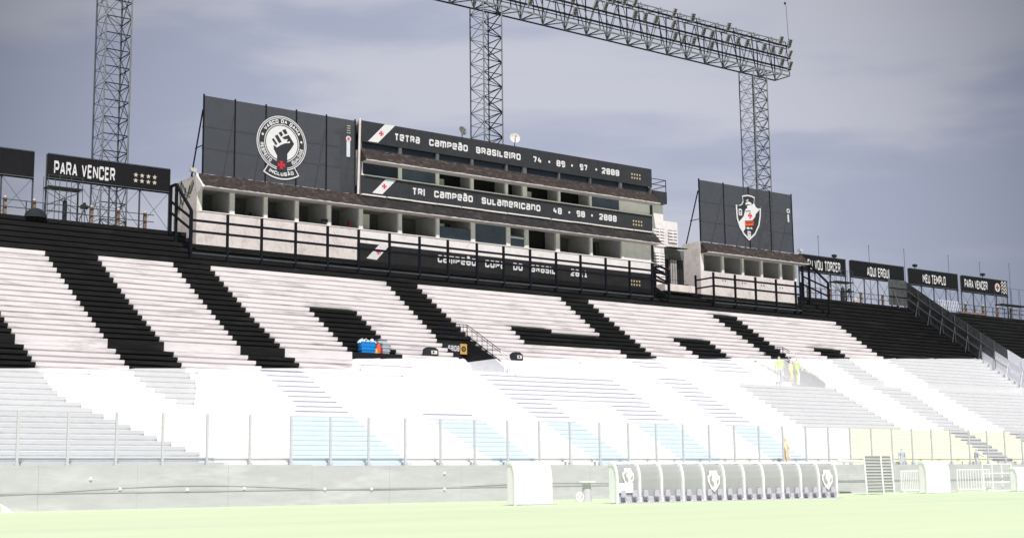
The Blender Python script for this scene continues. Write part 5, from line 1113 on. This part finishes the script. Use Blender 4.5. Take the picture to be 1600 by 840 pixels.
tag(mb.build('lightning_rod'), 'thin lightning rod at the right end of the floodlight gantry', 'rod')
lights = [(65, 20), (65, 120), (150, 140), (237, 160), (387, 105), (380, 200), (540, 145), (395, 295), (465, 315), (548, 335), (628, 260), (697, 280), (832, 220), (828, 315), (910, 335), (985, 350), (695, 370), (1125, 385), (1195, 405), (1262, 330), (1262, 415), (1335, 355), (1335, 445), (1272, 510), (1338, 535)]
lp = [(980 + a / 5.25, b / 5.25) for a, b in lights] + [(899, 18), (931, 7), (946.6, 10), (896, -2), (960, -1), (829, 2), (976, 2), (868, -6)]
proto = None; YL = yn - .75; beams = {'lowest': [], 'middle': [], 'top': []}
for px, py in lp:
    u = py + (1233 - px) * .24; beams['lowest' if u > 101 else ('middle' if u > 84 else 'top')].append((px, py))
ORD = ['first', 'second', 'third', 'fourth', 'fifth', 'sixth', 'seventh', 'eighth', 'ninth', 'tenth', 'eleventh', 'twelfth', 'thirteenth', 'fourteenth', 'fifteenth', 'sixteenth', 'seventeenth', 'eighteenth', 'nineteenth', 'twentieth', 'twenty-first', 'twenty-second', 'twenty-third', 'twenty-fourth', 'twenty-fifth']
ll = []
for bn_, L_ in beams.items():
    for k, q in enumerate(sorted(L_, reverse=True)): ll.append((q, '%s boxy floodlight from the right end on the %s beam of the gantry' % (ORD[k], bn_)))
for i, ((px, py), lab) in enumerate(ll):
    c = aY(px, py, YL)
    if proto is None:
        t = thing('floodlight', lab, 'floodlight', tuple(c), 'boxy floodlights on the gantry'); dd = Vector((-.05, -.85, -.5)).normalized()
        u = Vector((0.998, -.06, 0)).normalized(); v = dd.cross(u).normalized(); 
        if v.z < 0: v = -v
        def PT(a_, b_, c_): return c + u * a_ + v * b_ + dd * c_
        mb = MB(); mb.hexa([PT(-.26, -.55, -.1), PT(.26, -.55, -.1), PT(.26, -.55, .1), PT(-.26, -.55, .1), PT(-.26, .55, -.1), PT(.26, .55, -.1), PT(.26, .55, .1), PT(-.26, .55, .1)], 'lamp_shell'); mb.build('housing', t)
        mb = MB(); mb.hexa([PT(-.21, -.5, .1), PT(.21, -.5, .1), PT(.21, -.5, .12), PT(-.21, -.5, .12), PT(-.21, .5, .1), PT(.21, .5, .1), PT(.21, .5, .12), PT(-.21, .5, .12)], 'lamp_grill')
        for k in (1, 3, 5): mb.hexa([PT(-.21, -.5 + k * .16, .12), PT(.21, -.5 + k * .16, .12), PT(.21, -.5 + k * .16, .13), PT(-.21, -.5 + k * .16, .13), PT(-.21, -.48 + k * .16, .12), PT(.21, -.48 + k * .16, .12), PT(.21, -.48 + k * .16, .13), PT(-.21, -.48 + k * .16, .13)], 'lamp_shell')
        mb.build('lens_grille', t); mb = MB(); mb.bar(c + Vector((0, .1, -.2)), c + Vector((0, .5, -.75)), .07, 'steel_dark'); mb.build('bracket', t); proto = t
    else:
        q = copy_tree(proto, c, lab); q.rotation_euler.z = random.uniform(-.22, .22)
# ================================================================== WEAR: drips and cracks, small clutter (real pieces fixed to the walls)
mb = MB()
for k in range(46):
    x = random.uniform(X0 + .3, X1 - .4) if k < 26 else random.uniform(W0 + .3, W1 - .4); z = random.uniform(24.6, 26.5); pts = [(x, z)]
    for q in range(4): pts.append((pts[-1][0] + random.uniform(-.22, .22), pts[-1][1] - random.uniform(.12, .35)))
    for a, b in zip(pts, pts[1:]): mb.bar((a[0], YB - .004, a[1]), (b[0], YB - .004, b[1]), .016, 'concrete')
o = mb.build('wall_crack', pb_); o['kind'] = 'stuff'
for k in (1, 2, 4, 6, 8, 10, 11, 12):                 # chairs just showing over the sills
    a, b = cols1[k][1], cols1[k + 1][0]; x = random.uniform(a + .6, b - .6)
    lump('office_chair', ['black chair back in the second box from the left', 'black chair back in the third box from the left', 'dark chair back in the box with the fire extinguisher', 'dark chair back in the box with a small television', 'dark chair back behind the blue window pane', 'dark chair back in the box with a black curtain', 'dark chair back in the empty box near the right end', 'dark chair back in the box with the red door'][(1, 2, 4, 6, 8, 10, 11, 12).index(k)], 'chair', x, YB + 1.1, ZS1 + .0, random.uniform(.25, .4), random.uniform(.4, .75), 'cloth_dark')
